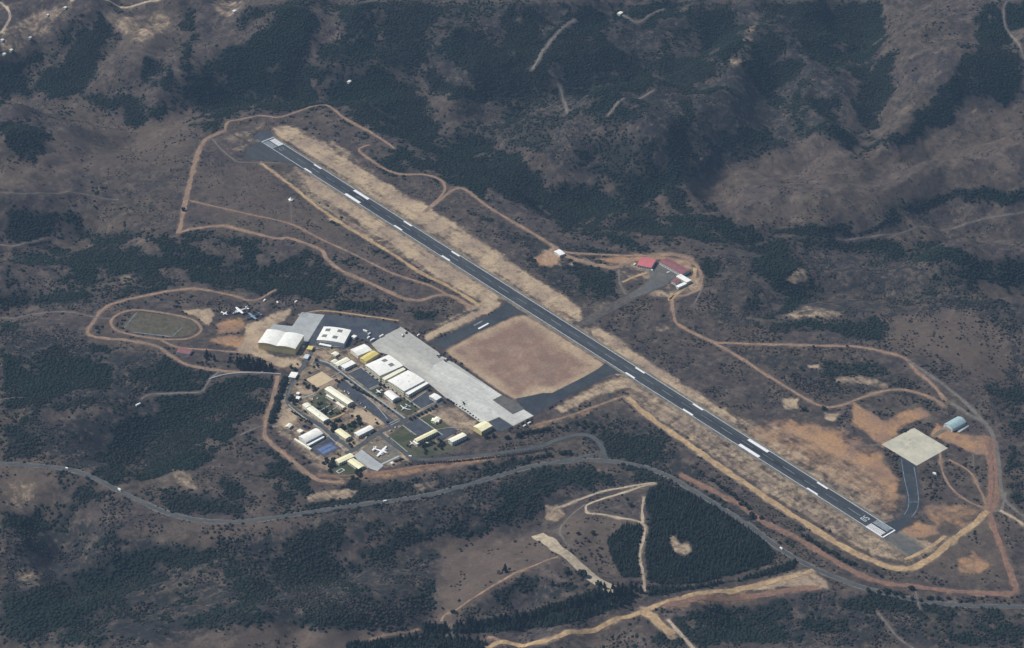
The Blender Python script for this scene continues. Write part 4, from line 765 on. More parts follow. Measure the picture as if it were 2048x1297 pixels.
# ------------------------------------------------------------------ aircraft
def aircraft(name, label, cat, nose, tail, span, kind='prop', mat='plane_white', group=None, engines=2, z=2.2, fat=.055, high=True, sweep=0., mat2=None, cw=1.25):
    a, b = at(*nose, z), at(*tail, z)
    L = (a-b).length; d = (a-b).normalized(); c = (a+b)/2
    root = empty(name, (c.x, c.y, 0), math.atan2(d.y, d.x), label=label, cat=cat, group=group)
    m2 = mat2 or mat
    R = L*fat; mb = MB(); zc = R+1.1
    st = [(.5,.12,-.25),(.47,.5,-.12),(.42,.8,-.04),(.34,1,0),(0,1,0),(-.15,.98,.02),(-.3,.72,.25),(-.42,.4,.5),(-.5,.14,.75)]
    mb.tube([(x*L, 0, zc+o*R) for x, r, o in st], [R*r for x, r, o in st], 12)
    fu = mb.build('fuselage', M[mat], root, True)
    k = MB(); k.tube([(.43*L,0,zc+.55*R),(.385*L,0,zc+.72*R)], [R*.5,R*.55], 8); k.build('cockpit', M['glass'], fu)
    def plane(x0, ch0, ch1, half, zz, sw, t, nm, dih=0.):
        k = MB(); rings = []
        for s in (-1, -.0001, .0001, 1):
            q = abs(s) > .5; ch = ch1 if q else ch0; xo = x0-(sw*half if q else 0)
            y = half*(1 if s > 0 else -1) if q else 0; zq = zz+(dih*half if q else 0); tt = t*(.5 if q else 1)
            rings.append([(xo+ch*.5,y,zq),(xo+ch*.2,y,zq+tt),(xo-ch*.5,y,zq),(xo+ch*.2,y,zq-tt*.6)])
        k.loft([rings[0], rings[1]]); k.loft([rings[2], rings[3]])
        o = k.build(nm, M[m2], root)
        bm = bmesh.new(); bm.from_mesh(o.data); bmesh.ops.recalc_face_normals(bm, faces=bm.faces); bm.to_mesh(o.data); bm.free(); return o
    ch = L*cw*(.15 if kind == 'prop' else .21); wz = zc+R*(.95 if high else -.3)
    plane(L*.06, ch, ch*(.55 if kind == 'prop' else .35), span/2, wz, sweep, L*.012, 'wing', .03)
    plane(-L*.43, ch*.62, ch*.4, span*(.2 if kind == 'prop' else .26), zc+R*.75, sweep*.8, L*.008, 'tailplane')
    k = MB(); zb = zc+R*.7; hf = L*.15
    k.loft([[(-L*.33,-.14,zb),(-L*.33,.14,zb),(-L*.5,.1,zb),(-L*.5,-.1,zb)],[(-L*.43,-.08,zb+hf),(-L*.43,.08,zb+hf),(-L*.51,.06,zb+hf),(-L*.51,-.06,zb+hf)]]); k.build('tail_fin', M[m2], root)
    if kind == 'prop':
        ys = {2: (-.26,.26), 4: (-.24,-.5,.24,.5), 1: ()}[engines]
        for y in ys:
            yy = y*span/2*1.0; r = R*.42; k = MB()
            xs = L*.06+ch*.15
            k.tube([(xs+ch*1.0,yy,wz-r*.3),(xs+ch*.8,yy,wz-r*.3),(xs,yy,wz-r*.2),(xs-ch*.8,yy,wz)], [r*.35,r,r,r*.3], 8); e = k.build('engine', M[mat], root, True)
            k = MB(); pr = min(1.9, span*.055)
            for q in range(4):
                t = q*math.pi/2+.4; cy, cz = math.cos(t), math.sin(t)
                k.add([(xs+ch*1.02,yy-cz*.12,wz-r*.3+cy*.12),(xs+ch*1.02,yy+cz*.12,wz-r*.3-cy*.12),(xs+ch*1.05,yy+cy*pr+cz*.1,wz-r*.3+cz*pr-cy*.1),(xs+ch*1.05,yy+cy*pr-cz*.1,wz-r*.3+cz*pr+cy*.1)], [(0,1,2,3),(3,2,1,0)])
            k.build('propeller', M['rubber'], e)
    else:
        for y in (-1, 1):
            k = MB(); k.tube([(L*.2,y*R*1.1,zc),(L*.1,y*R*1.2,zc),(-L*.25,y*R*.9,zc)], [R*.35,R*.5,R*.35], 8); k.build('engine', M[mat], root, True)
    for x, y in ((L*.36,0),(L*.02,R*1.2),(L*.02,-R*1.2)):
        k = MB(); rr = max(.45, R*.35); k.tube([(x,y-.2,rr),(x,y+.2,rr)], [rr,rr], 10, axis='y'); k.box(x-.1,x+.1,y-.1,y+.1,rr,zc-R*.4); k.build('landing_gear', M['rubber'], root)
    return root
aircraft('transport_aircraft', 'white four-engined propeller transport parked on the brown hardstand by the camp road', 'aircraft', (777,907.3), (746.5,898), 33, engines=4, fat=.052, high=False)
aircraft('transport_aircraft', 'white twin-engined transport parked on bare ground beyond the sports field', 'aircraft', (465.2,628), (496.5,616.8), 26, engines=2, fat=.05)
aircraft('transport_aircraft', 'slate-blue transport aircraft parked beside the white one beyond the sports field', 'aircraft', (491.5,639.6), (522.5,628.2), 26, engines=2, mat='plane_blue', mat2='plane_steel', fat=.05)
aircraft('light_aircraft', 'small white aircraft parked at the end of the row beyond the sports field', 'aircraft', (456,630), (442.5,625), 12, engines=1, fat=.07)
aircraft('patrol_aircraft', 'dark twin-engined aircraft on the apron edge, nearer the taxiway mouth', 'aircraft', (889.5,706.8), (874.5,713.9), 16, engines=2, mat='plane_dark', fat=.07, cw=1.5)
aircraft('patrol_aircraft', 'dark twin-engined aircraft on the apron edge, farther from the taxiway mouth', 'aircraft', (903.3,715.5), (888.3,722.6), 16, engines=2, mat='plane_dark', fat=.07, cw=1.5)
aircraft('display_aircraft', 'small white straight-winged aircraft displayed on the lawn beside the barrel-vaulted hall', 'aircraft', (751.5,786.5), (764.5,780.5), 13, engines=2, fat=.075)
aircraft('jet_aircraft', 'white swept-wing jet displayed on the lawn between the hall and the crossroads', 'aircraft', (802,821), (816,811), 24, kind='jet', cw=.6, fat=.045, high=False, sweep=.3)
aircraft('jet_aircraft', 'white swept-wing jet displayed at the end of the long yellow building', 'aircraft', (818,890.5), (832,882.5), 16, kind='jet', cw=.6, fat=.045, high=False, sweep=.3)
# helicopter
def helicopter(p, rz, label):
    r = empty('helicopter', at(*p), rz, label=label, cat='helicopter')
    k = MB(); k.tube([(4.2,0,1.6),(3.4,0,1.8),(1.5,0,2.0),(-1.8,0,2.1),(-3.2,0,2.5),(-9,0,2.9)], [.2,.9,1.25,1.2,.6,.22], 10); f = k.build('body', M['plane_dark'], r, True)
    k = MB(); k.box(-9.4,-8.2,-.08,.08,2.6,5.0); k.build('tail_fin', M['plane_dark'], r)
    k = MB(); k.tube([(0,0,3),(0,0,3.8)], [.35,.25], 8, axis='z')
    for q in range(4):
        t = q*math.pi/2+.5; c, s = math.cos(t), math.sin(t)
        k.add([(-s*.3,c*.3,3.8),(s*.3,-c*.3,3.8),(c*7.5+s*.3,s*7.5-c*.3,3.7),(c*7.5-s*.3,s*7.5+c*.3,3.7),(-s*.3,c*.3,3.9),(s*.3,-c*.3,3.9),(c*7.5+s*.3,s*7.5-c*.3,3.8),(c*7.5-s*.3,s*7.5+c*.3,3.8)], [(3,2,1,0),(4,5,6,7),(0,1,5,4),(1,2,6,5),(2,3,7,6),(3,0,4,7)])
    k.build('rotor', M['rubber'], r)
    for y in (-1.2, 1.2):
        k = MB(); k.tube([(-2,y,.35),(2.6,y,.35)], [.12,.12], 6); k.box(-1.2,-1.05,y-.06,y+.06,.35,1.4); k.box(1.2,1.35,y-.06,y+.06,.35,1.4); k.build('skid', M['rubber'], r)
helicopter((927,808), math.radians(60), 'dark helicopter standing on the pale lower half of the apron')
# ------------------------------------------------------------------ vehicles
def car(label, p, q, mat='white', kind='car', group=None, up=.2):
    a, b = on(*p, up+.3), on(*q, up+.3); d = (a-b).normalized(); c = (a+b)/2
    if kind == 'car': L, W_, H1, H2 = 4.6, 1.9, .95, 1.55
    elif kind == 'van': L, W_, H1, H2 = 6.2, 2.2, 1.3, 2.6
    elif kind == 'bus': L, W_, H1, H2 = 11, 2.6, 1.4, 3.2
    else: L, W_, H1, H2 = 8.5, 2.5, 1.4, 3.3
    r = empty({'car':'parked_car','van':'van','bus':'bus','truck':'truck'}[kind], (c.x, c.y, float(H(c.x, c.y))+up), math.atan2(d.y, d.x), label=label, cat=kind, group=group)
    k = MB(); x = L/2; w = W_/2
    k.loft([[(x,-w*.9,.5),(x,w*.9,.5),(x,w*.9,H1*.85),(x,-w*.9,H1*.85)],[(x*.9,-w,.35),(x*.9,w,.35),(x*.9,w,H1),(x*.9,-w,H1)],[(-x*.95,-w,.35),(-x*.95,w,.35),(-x*.95,w,H1),(-x*.95,-w,H1)],[(-x,-w*.9,.5),(-x,w*.9,.5),(-x,w*.9,H1*.9),(-x,-w*.9,H1*.9)]])
    k.build('body', M[mat], r)
    k = MB()
    if kind == 'car': A = [(x*.35,w*.95,H1-.02),(-x*.8,w*.95,H1-.02)]; T = [(x*.1,w*.8,H2),(-x*.6,w*.8,H2)]
    else: A = [(x*(.88 if kind != 'truck' else .45),w,H1-.02),(-x*.98,w,H1-.02)]; T = [(x*(.7 if kind != 'truck' else .45),w*.93,H2),(-x*.95,w*.93,H2)]
    k.loft([[(A[0][0],-A[0][1],A[0][2]),(A[0][0],A[0][1],A[0][2]),(A[1][0],A[1][1],A[1][2]),(A[1][0],-A[1][1],A[1][2])],[(T[0][0],-T[0][1],T[0][2]),(T[0][0],T[0][1],T[0][2]),(T[1][0],T[1][1],T[1][2]),(T[1][0],-T[1][1],T[1][2])]])
    k.build('cabin' if kind == 'car' else 'box_body', M[mat], r)
    k = MB(); k.box(x*.5 if kind == 'truck' else x*.3, x*.86, -w*.9, w*.9, H1, H2*.8 if kind != 'car' else H1+.15); k.build('windscreen', M['glass'], r)
    for sx in (-.62, .62):
        for sy in (-1, 1):
            k = MB(); k.tube([(sx*x,sy*w-.12,.36),(sx*x,sy*w+.06,.36)], [.38,.38], 10, axis='y'); k.build('wheel', M['rubber'], r)
    return r
car('white box truck on the highway left of the wood, brightest vehicle there', (243,983), (237,979.5), kind='truck', up=.6)
car('small white van at the far left bend of the highway', (137,938.7), (131,937), kind='van', up=.6)
car('white van on the highway below the camp buildings', (774,1003), (767,1004), kind='van', up=.6)
car('white car on the highway beside the dark pine plantation', (1565,1100), (1560,1096.5), kind='van', up=.6)
car('white minibus stopped on the track at the edge of the dark wood', (282,808), (272,813), kind='bus')
car('white van turning at the camp gate road', (824,914.5), (818,913.5), kind='van', up=.5)
car('white utility truck beyond the square concrete pad', (1873,950.5), (1867,948), kind='truck')
car('white van standing near the front of the bright red-roofed building', (1306,542), (1302,540), kind='van', up=.4)
car('white car parked by the long dull red building', (1339,546), (1335,546.5), kind='van', up=.4)
car('white car parked outside the hilltop yard, left of the red roof', (1271,529), (1268,531), kind='van')
car('white fuel truck standing at the upper corner of the apron', (805.3,668.5), (804.7,675), kind='truck', up=.7)
car('dark tow tractor beside the white fuel truck on the apron', (814.5,664.5), (811,668), 'plane_dark', 'van', up=.7)
car('white tanker truck on the verge below the apron end', (1063,846), (1056,849), kind='truck')
car('white pickup beside the tanker truck below the apron end', (1052,851.5), (1047,854), kind='van')
car('white van parked at the tip of the grass beside the taxiway mouth', (838.5,670.5), (836,672), kind='van')
for p, q, l, kd in (((736,665.5),(726,661.5),'long white trailer at the far end of the row on the brown yard','bus'),((743,667),(736,671),'cream trailer, second in the row on the brown yard','truck'),((741,674.5),(735,678),'white trailer nearest the skylight hangar on the brown yard','truck'),
    ((750,678.5),(741,683),'white flatbed truck at the near side of the brown yard','bus'),((768,670.5),(759,675.5),'white bus parked at the edge of the apron by the brown yard','bus')): car(l, p, q, 'offwhite' if 'cream' in l else 'white', kd, up=.5)
gl = 'cars in the tree-lined car park'
for i, (p, q, m) in enumerate([((691.5,782),(688.5,784),'white'),((700,786),(697,788),'white'),((697.5,783),(695,785.5),'grey'),((733,814),(730,816),'white'),((724,806),(721,808),'grey'),((716,800),(713,802),'plane_dark')]):
    car(['small white car at the upper end of the car park','white car just below the first one in the car park','grey car between two white cars in the car park','white car near the sandy plot at the car park\'s lower edge','grey car midway down the car park','black car midway down the car park'][i], p, q, m, 'car', gl, .4)
for i, (p, q, m) in enumerate([((637.5,797),(634,797.5),'white'),((627,800),(623.5,799),'white'),((735,874.5),(732,876),'offwhite'),((742,868),(739,870),'grey'),((783,862),(779.5,863.5),'grey'),((793,854.5),(790,856),'offwhite'),((858,889),(852,887),'offwhite')]):
    car(['small white car beside the courtyard lawn','white car at the head of the courtyard','white car in front of the white-roofed block on the lawn','grey car by the crossroads end of the white-roofed block','grey car at the kerb below the crossroads','pale car at the kerb nearest the crossroads','pale van in the shade between the yellow and white blocks'][i], p, q, m, 'car' if i < 6 else 'van', None, .5)
# wind indicator and radio beacon
ws = empty('windsock', at(914, 727), label='orange and white windsock on a pole at the edge of the apron', cat='windsock')
k = MB(); k.tube([(0,0,0),(0,0,6.5)], [.12,.08], 8, axis='z'); k.build('pole', M['offwhite'], ws)
for i in range(4):
    k = MB(); a0, a1 = .55-.09*i, .55-.09*(i+1); k.tube([(.2+i*1.1,0,6.1-.15*i),(.2+(i+1)*1.1,0,6.1-.15*(i+1))], [a0,a1], 10); k.build('sock_band', M['orange' if i % 2 == 0 else 'white'], ws)
bc = empty('radio_beacon', at(582, 402), label='white round radio beacon hut on the open ground left of the runway', cat='radio beacon')
k = MB(); k.tube([(0,0,0),(0,0,3.2)], [4.2,4.2], 18, axis='z'); k.build('wall', M['white'], bc)
k = MB(); k.tube([(0,0,3.2),(0,0,4.2),(0,0,8.5)], [5,3.2,.3], 18, axis='z'); k.build('roof', M['white'], bc)
EXCL.append([(at(582,402).x+7*math.cos(t), at(582,402).y+7*math.sin(t)) for t in np.linspace(0, 6.28, 9)])

for (px, py, rz, lab) in ((529,602.5,.4,'white storage container nearer the bend of the loop track beyond the parked transports'),(555,606.5,1.3,'white storage container farther along the scrub beyond the parked transports'),(592,605,.2,'white container at the corner fence beyond the grey concrete apron')):
    r = empty('storage_container', at(px, py), rz, label=lab, cat='container'); EXCL.append([tuple((at(px,py)+Vector((5*math.cos(q),5*math.sin(q),0)))[:2]) for q in (0,1,2,3,4,5)])
    k = MB(); k.box(-3,3,-1.2,1.2,.1,2.7)
    for i in range(9): k.box(-2.8+.65*i,-2.55+.65*i,-1.27,1.27,.3,2.5)
    k.build('body', M['white'], r); k = MB(); k.box(3.0,3.08,-1.1,1.1,.2,2.6); k.build('door', M['grey'], r)
# ------------------------------------------------------------------ ground cover
def blend(px, py, lst):
    o = np.zeros(px.shape)
    for w, s, pts in lst:
        d = sdf(px, py, pts, 3*s+4)
        o = np.maximum(o, w*(1-sstep(-s, s, d)))
    return o
def cover(x, y):
    z = H(x, y); px, py = proj(np.stack([x, y, z], -1))
    wx = 20*(vnoise(x/55, y/55, 51)-.5)+11*(vnoise(x/19, y/19, 52)-.5); wy = 13*(vnoise(x/55, y/55, 53)-.5)+7*(vnoise(x/19, y/19, 54)-.5)
    qx, qy = px+wx, py+wy
    fo = blend(qx+1.1*wx, qy+1.1*wy, [(w, 2.4*s, p) for w, s, p in FOREST]); pi = blend(px+wx*.3, py+wy*.3, [(1, 3, p) for p in PINES])
    br = .42+0*x; br = np.maximum(br, blend(qx, qy, BRUSH)); me = blend(qx, qy, MEADOW); br = br*(1-.75*me)
    sa = blend(px+wx*.45, py+wy*.45, SAND); re = blend(px+wx*.5, py+wy*.5, RED); la = blend(px+wx*.1, py+wy*.1, LAWN)
    out = (px < -40) | (px > 2090) | (py < -40) | (py > 1340)
    n = fbm(x/260, y/260, 77, 4)
    fo = np.where(out, sstep(.5, .56, n), fo)
    pat = fbm(x/95, y/95, 31, 5); b0 = np.clip((br-.25)*1.5, 0, 1)
    br = br+.0*pat
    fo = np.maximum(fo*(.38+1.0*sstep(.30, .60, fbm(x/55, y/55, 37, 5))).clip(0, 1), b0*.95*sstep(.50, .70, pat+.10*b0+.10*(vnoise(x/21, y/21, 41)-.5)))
    bare = np.zeros(x.shape); ex = np.zeros(x.shape, bool)
    for pl, hw, ch, halo in STRIPS:
        d = ldist(x, y, pl[::3]+[pl[-1]], 45)
        ex |= d < hw+1.5
        if ch:
            k = (1-sstep(hw*.9, hw*halo+4, d))
            if ch == 's': sa = np.maximum(sa, .55*k)
            elif ch == 'r': re = np.maximum(re, .5*k)
            fo = fo*(1-k); br = br*(1-.7*k)
    for pl in EXCL:
        d = sdf(x, y, pl, 12); ex |= d < .5
    pi = pi*(sa < .3)*sstep(.2, .45, pi+.5*(vnoise(x/9, y/9, 66)-.3))
    fo = np.maximum(fo, pi)*(1-sstep(.3, .7, sa))*(1-sstep(.3, .7, re))*(1-la)
    di = sdf(px+wx*.06, py+wy*.06, INFIELD, 40); inf = 1-sstep(-1.2, 1.6, di); edge = sstep(-20, -2, di+wx*.9)*inf*(.35+.6*vnoise(x/40, y/40, 12))
    fo = fo*(1-inf); br = br*(1-inf); re = re*(1-inf); sa = sa*(1-inf)
    return dict(i=inf, e=edge, f=fo, s=sa, r=re, b=br*(1-fo), m=me, l=la, p=pi, ex=ex, px=px, py=py, z=z)
GR = (math.sin(YAW), math.cos(YAW)); LR = (math.cos(YAW), -math.sin(YAW))
def axis_pts(a, b, step, lo, hi, n):
    mid = np.arange(a, b, step); k = np.arange(1, n+1)/n
    left = a-(a-lo)*k[::-1]**2.6; right = mid[-1]+(hi-mid[-1])*k**2.6
    return np.concatenate([left, mid, right])
ST = 3.3
ga = axis_pts(2720., 5260., ST, -4200., 12500., 46); la_ = axis_pts(-1290., 1290., ST, -9000., 9000., 46)
G, Lt = np.meshgrid(ga, la_, indexing='ij')
TX = CAM[0]+G*GR[0]+Lt*LR[0]; TY = CAM[1]+G*GR[1]+Lt*LR[1]
shp = TX.shape; tx, ty = TX.ravel(), TY.ravel()
cv = cover(tx, ty)
tz = cv['z']
n0, n1 = shp
idx = np.arange(n0*n1).reshape(shp)
quads = np.stack([idx[:-1,:-1], idx[:-1,1:], idx[1:,1:], idx[1:,:-1]], -1).reshape(-1, 4)[:, ::-1]
def npmesh(name, V, Fc):
    me = bpy.data.meshes.new(name); k = Fc.shape[1]
    me.vertices.add(len(V)); me.vertices.foreach_set('co', V.astype(np.float32).ravel())
    me.loops.add(Fc.size); me.loops.foreach_set('vertex_index', Fc.astype(np.int32).ravel())
    me.polygons.add(len(Fc)); me.polygons.foreach_set('loop_start', np.arange(0, Fc.size, k, dtype=np.int32))
    me.update(calc_edges=True); return me
gm = npmesh('ground', np.stack([tx, ty, tz], -1), quads)
gm.polygons.foreach_set('use_smooth', np.ones(len(quads), bool))
if gm.polygons[0].normal.z < 0: gm.flip_normals()
for nm, ch in (('cover_a', ('f','s','r','i')), ('cover_b', ('b','m','l','e'))):
    a = gm.attributes.new(nm, 'FLOAT_COLOR', 'POINT')
    a.data.foreach_set('color', np.stack([cv[ch[0]], cv[ch[1]], cv[ch[2]], cv[ch[3]]], -1).astype(np.float32).ravel())
t = NT('dry_hillside', .97, .05)
A, Bc = t.attr('cover_a'), t.attr('cover_b')
n1_, n2_, n3_, n4_, n5_ = t.noise(150, 5, .6), t.noise(34, 5, .65, off=3.), t.noise(11, 4, .7, off=8.), t.noise(4.5, 4, .7, off=1.), t.noise(60, 4, .6, off=5.)
c = t.mix(t.rng(n1_, .38, .62), COLR['mauve'], COLR['taupe'])
c = t.mix(t.rng(n2_, .45, .68, 0, .8), c, COLR['pale'])
c = t.mix(t.math('MULTIPLY', Bc[1], t.rng(n2_, .2, .6, .5, 1.)), c, COLR['meadow'])
c = t.mix(t.math('MULTIPLY', t.rng(t.math('SUBTRACT', n4_, t.math('MULTIPLY', Bc[0], -.16)), .56, .66), .55), c, COLR['brush'])
c = t.mix(t.math('MULTIPLY', t.rng(t.math('SUBTRACT', n3_, t.math('MULTIPLY', Bc[0], -.20)), .56, .70), t.rng(Bc[0], .1, .7, .35, .85)), c, COLR['brush'])
n6_ = t.noise(24, 5, .72, off=21.)
c = t.mix(t.math('MULTIPLY', t.rng(t.math('ADD', n6_, t.math('MULTIPLY', Bc[0], .22)), .58, .74), t.rng(Bc[0], .05, .6, .3, .8)), c, COLR['brush'])
n7_ = t.noise(15, 4, .75, off=33.)
c = t.mix(t.rng(n7_, .53, .68, 0, .65), c, COLR['pale'])
n8_ = t.noise(13, 5, .7, (1, .09, 1), 2.)
r_ = t.math('ADD', A[2], t.math('ADD', t.math('MULTIPLY', t.math('SUBTRACT', n2_, .5), 1.2), t.math('ADD', t.math('MULTIPLY', t.math('SUBTRACT', n7_, .5), 1.1), t.math('MULTIPLY', t.math('SUBTRACT', n8_, .5), .7))))
c = t.mix(t.rng(r_, .25, .95), c, t.mix(t.rng(n5_, .38, .60), COLR['red'], COLR['orange']))
s_ = t.math('ADD', A[1], t.math('MULTIPLY', t.math('SUBTRACT', n2_, .5), 1.0))
s2 = t.math('ADD', s_, t.math('ADD', t.math('MULTIPLY', t.math('SUBTRACT', n3_, .5), 1.3), t.math('MULTIPLY', t.math('SUBTRACT', n8_, .5), .85)))
c = t.mix(t.rng(s2, .28, .95), c, t.mix(t.rng(n5_, .36, .64), COLR['sand'], COLR['tan']))
c = t.mix(t.rng(t.math('ADD', Bc[2], t.math('MULTIPLY', t.math('SUBTRACT', n3_, .5), .4)), .35, .6), c, t.mix(t.rng(n2_, .4, .6), COLR['lawn'], COLR['lawn2']))
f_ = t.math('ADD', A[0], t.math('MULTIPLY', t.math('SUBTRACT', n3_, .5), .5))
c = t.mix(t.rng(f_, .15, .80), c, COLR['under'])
AI = [n_ for n_ in t.t.nodes if n_.type == 'ATTRIBUTE']
ic = t.mix(t.rng(n2_, .4, .65), COLR['infield'], COLR['infield2']); ic = t.mix(t.math('MULTIPLY', t.rng(n5_, .45, .6), .35), ic, (.155,.115,.098))
ic = t.mix(t.math('MULTIPLY', AI[1].outputs['Alpha'], t.rng(n3_, .3, .6, .5, 1.)), ic, COLR['sand'])
c = t.mix(AI[0].outputs['Alpha'], c, ic)
c = t.scale(c, t.rng(n4_, .25, .75, .78, 1.22))
gmat = t.done(c)
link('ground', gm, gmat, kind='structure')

# ------------------------------------------------------------------ plants
def ico():
    bm = bmesh.new(); bmesh.ops.create_icosphere(bm, subdivisions=1, radius=1)
    v = np.array([p.co[:] for p in bm.verts]); f = np.array([[q.index for q in p.verts] for p in bm.faces]); bm.free(); return v, f
IV, IF = ico()
VAR = [IV*(1+RNG.uniform(-.32, .32, (len(IV), 1))) for _ in range(14)]
def cone(n=6):
    v = [(0,0,1.)]; f = []
    for k, (z, r) in enumerate(((.62,.42),(.55,.62),(.3,.7),(.0,.9))):
        for i in range(n): v.append((math.cos(2*math.pi*i/n)*r, math.sin(2*math.pi*i/n)*r, z))
    for i in range(n): f.append((0, 1+i, 1+(i+1) % n))
    for k in range(3):
        for i in range(n):
            a, b = 1+k*n+i, 1+k*n+(i+1) % n; f += [(a, a+n, b+n), (a, b+n, b)]
    return np.array(v), np.array(f)
CV, CF = cone()
CVAR = [CV*np.stack([1+RNG.uniform(-.35,.35,len(CV)), 1+RNG.uniform(-.35,.35,len(CV)), 1+RNG.uniform(-.12,.12,len(CV))], -1) for _ in range(10)]
def scatter(name, x, y, rad, hgt, mat, var=VAR, F_=IF, sink=.35, **k):
    N = len(x)
    if not N: return
    z = H(x, y); a = RNG.uniform(0, 6.283, N); ca, sa = np.cos(a), np.sin(a)
    Vv = np.array(var)[RNG.integers(0, len(var), N)]
    vx = (Vv[:,:,0]*ca[:,None]-Vv[:,:,1]*sa[:,None])*rad[:,None]+x[:,None]
    vy = (Vv[:,:,0]*sa[:,None]+Vv[:,:,1]*ca[:,None])*rad[:,None]+y[:,None]
    vz = (Vv[:,:,2]+(1-sink if var is VAR else 0))*hgt[:,None]*(.55 if var is VAR else 1)+z[:,None]
    nv = Vv.shape[1]
    Fc = (F_[None]+(np.arange(N)*nv)[:,None,None]).reshape(-1, 3)
    me = npmesh(name, np.stack([vx, vy, vz], -1).reshape(-1, 3), Fc)
    if name.startswith('valley'): me.polygons.foreach_set('use_smooth', np.ones(len(Fc), bool))
    return link(name, me, mat, kind='stuff', **k)
def grid(step):
    g = np.arange(2740, 5200, step); l = np.arange(-1260, 1260, step)
    a, b = np.meshgrid(g, l, indexing='ij'); a = a.ravel()+RNG.uniform(-.5, .5, a.size)*step; b = b.ravel()+RNG.uniform(-.5, .5, b.size)*step
    x = CAM[0]+a*GR[0]+b*LR[0]; y = CAM[1]+a*GR[1]+b*LR[1]
    px, py = proj(np.stack([x, y, H(x, y)], -1)); m = (px > -30) & (px < 2078) & (py > -30) & (py < 1340)
    return x[m], y[m]
def fill(x, y):
    c = cover(x, y); return c
# dense valley woods
x, y = grid(4.5); c = fill(x, y)
p = c['f']*(1-c['p'])+.45*(vnoise(x/14, y/14, 93)-.5)*(c['f'] > .12)
m = (p > RNG.uniform(.25, .85, len(x))) & ~c['ex']
x1, y1 = x[m], y[m]; r = RNG.uniform(1.6, 4.0, len(x1)); lush = vnoise(x1/90, y1/90, 61) > .52
scatter('valley_woods', x1[lush], y1[lush], r[lush], r[lush]*RNG.uniform(.6, 1.15, lush.sum()), M['leaf_lush'], label='dark green woods filling the ravines between the hills', cat='woods')
scatter('valley_thicket', x1[~lush], y1[~lush], r[~lush], r[~lush]*RNG.uniform(.55, 1.05, (~lush).sum()), M['leaf'], label='darker bluish thicket mixed into the ravine woods', cat='thicket')
# pine plantation
x, y = grid(4.6); c = fill(x, y); m = (c['p'] > .5) & ~c['ex'] & (RNG.uniform(0, 1, len(x)) < .93) & (vnoise(x/16, y/16, 88) > .12)
x2, y2 = x[m], y[m]; scatter('pine_plantation', x2, y2, RNG.uniform(1.6, 3.5, len(x2)), RNG.uniform(5, 10, len(x2))*(.7+.7*vnoise(x2/25, y2/25, 89)), M['leaf_pine'], CVAR, CF, label='blackish pine plantation below the highway bend', cat='plantation')
# scrub
x, y = grid(4.9); c = fill(x, y)
p = (c['b']+.45*c['f'])*sstep(.40, .66, fbm(x/34, y/34, 71, 5))*1.7*(.55+.45*sstep(350, 700, c['py']))*(1-np.clip(1.7*c['s'], 0, 1))*(1-np.clip(1.7*c['r'], 0, 1))*(1-c['l'])
flatx = (sdf(c['px'], c['py'], [(700,400),(1000,560),(1300,740),(1800,1060),(1760,1110),(1240,775),(1050,815),(880,700),(1020,630),(640,420)], 30) < 0)
m = (p > RNG.uniform(.06, 1, len(x))) & ~c['ex'] & ~flatx
x3, y3 = x[m], y[m]; r = RNG.uniform(.8, 2.2, len(x3))**1.1*(.8+.6*vnoise(x3/70, y3/70, 15)); r = r*(.7+.3*sstep(300, 800, proj(np.stack([x3, y3, H(x3, y3)], -1))[1])); g = RNG.uniform(0, 1, len(x3)) < .66
scatter('dry_scrub', x3[g], y3[g], r[g], r[g]*1.3, M['leaf_scrub'], label='grey-brown dry scrub dotted over the hillsides', cat='scrub')
scatter('green_scrub', x3[~g], y3[~g], r[~g], r[~g]*1.4, M['leaf'], label='dark green bushes dotted among the dry scrub', cat='scrub')

# ------------------------------------------------------------------ single trees
def crown_mesh(name, clumps, seed, spread=(1,1,.8), conif=False):
    rg = np.random.default_rng(seed); V = []; Fc = []; o = 0
    for i in range(clumps):
        v = VAR[rg.integers(0, 14)]*(1+rg.uniform(-.2, .2, (12, 1)))
        if conif:
            t_ = (i+.5)/clumps; rr = .62*(1-t_)+.06; a = rg.uniform(0, 6.28)
            q = np.array([math.cos(a)*rr*.6, math.sin(a)*rr*.6, .16+.84*t_]); s = np.array([rr*.75+.12, rr*.75+.12, .13])
        else:
            d = rg.normal(size=3); d /= np.linalg.norm(d); q = d*rg.uniform(.35, .75)*np.array(spread); q[2] = q[2]*.75+.75; s = rg.uniform(.26, .46)*np.array([1, 1, .75])
        V.append(v*s+q); Fc.append(IF+o); o += 12
    return npmesh(name, np.concatenate(V), np.concatenate(Fc))
def trunk_mesh(h):
    k = MB(); k.tube([(0,0,-.3),(.03,0,h*.4),(0,.04,h)], [.09,.065,.035], 7, axis='z')
    for a in (0.3, 2.3, 4.4):
        k.loft([[(math.cos(a+q)*.03, math.sin(a+q)*.03, h*.55) for q in (0,2.1,4.2)], [(math.cos(a)*.35+math.cos(q)*.015, math.sin(a)*.35+math.sin(q)*.015, h*.95) for q in (0,2.1,4.2)]])
    return mesh('trunk', k.v, k.f)
CR = [crown_mesh('crown', 16, s) for s in range(6)]; CC = [crown_mesh('crown', 13, 20+s, conif=True) for s in range(5)]
TR_, TC_ = trunk_mesh(.7), trunk_mesh(.5)
for q in CR: q.materials.append(M['leaf'])
for q in CC: q.materials.append(M['leaf_pine'])
TR_.materials.append(M['bark']); TC_.materials.append(M['bark'])
NTREE = [0]
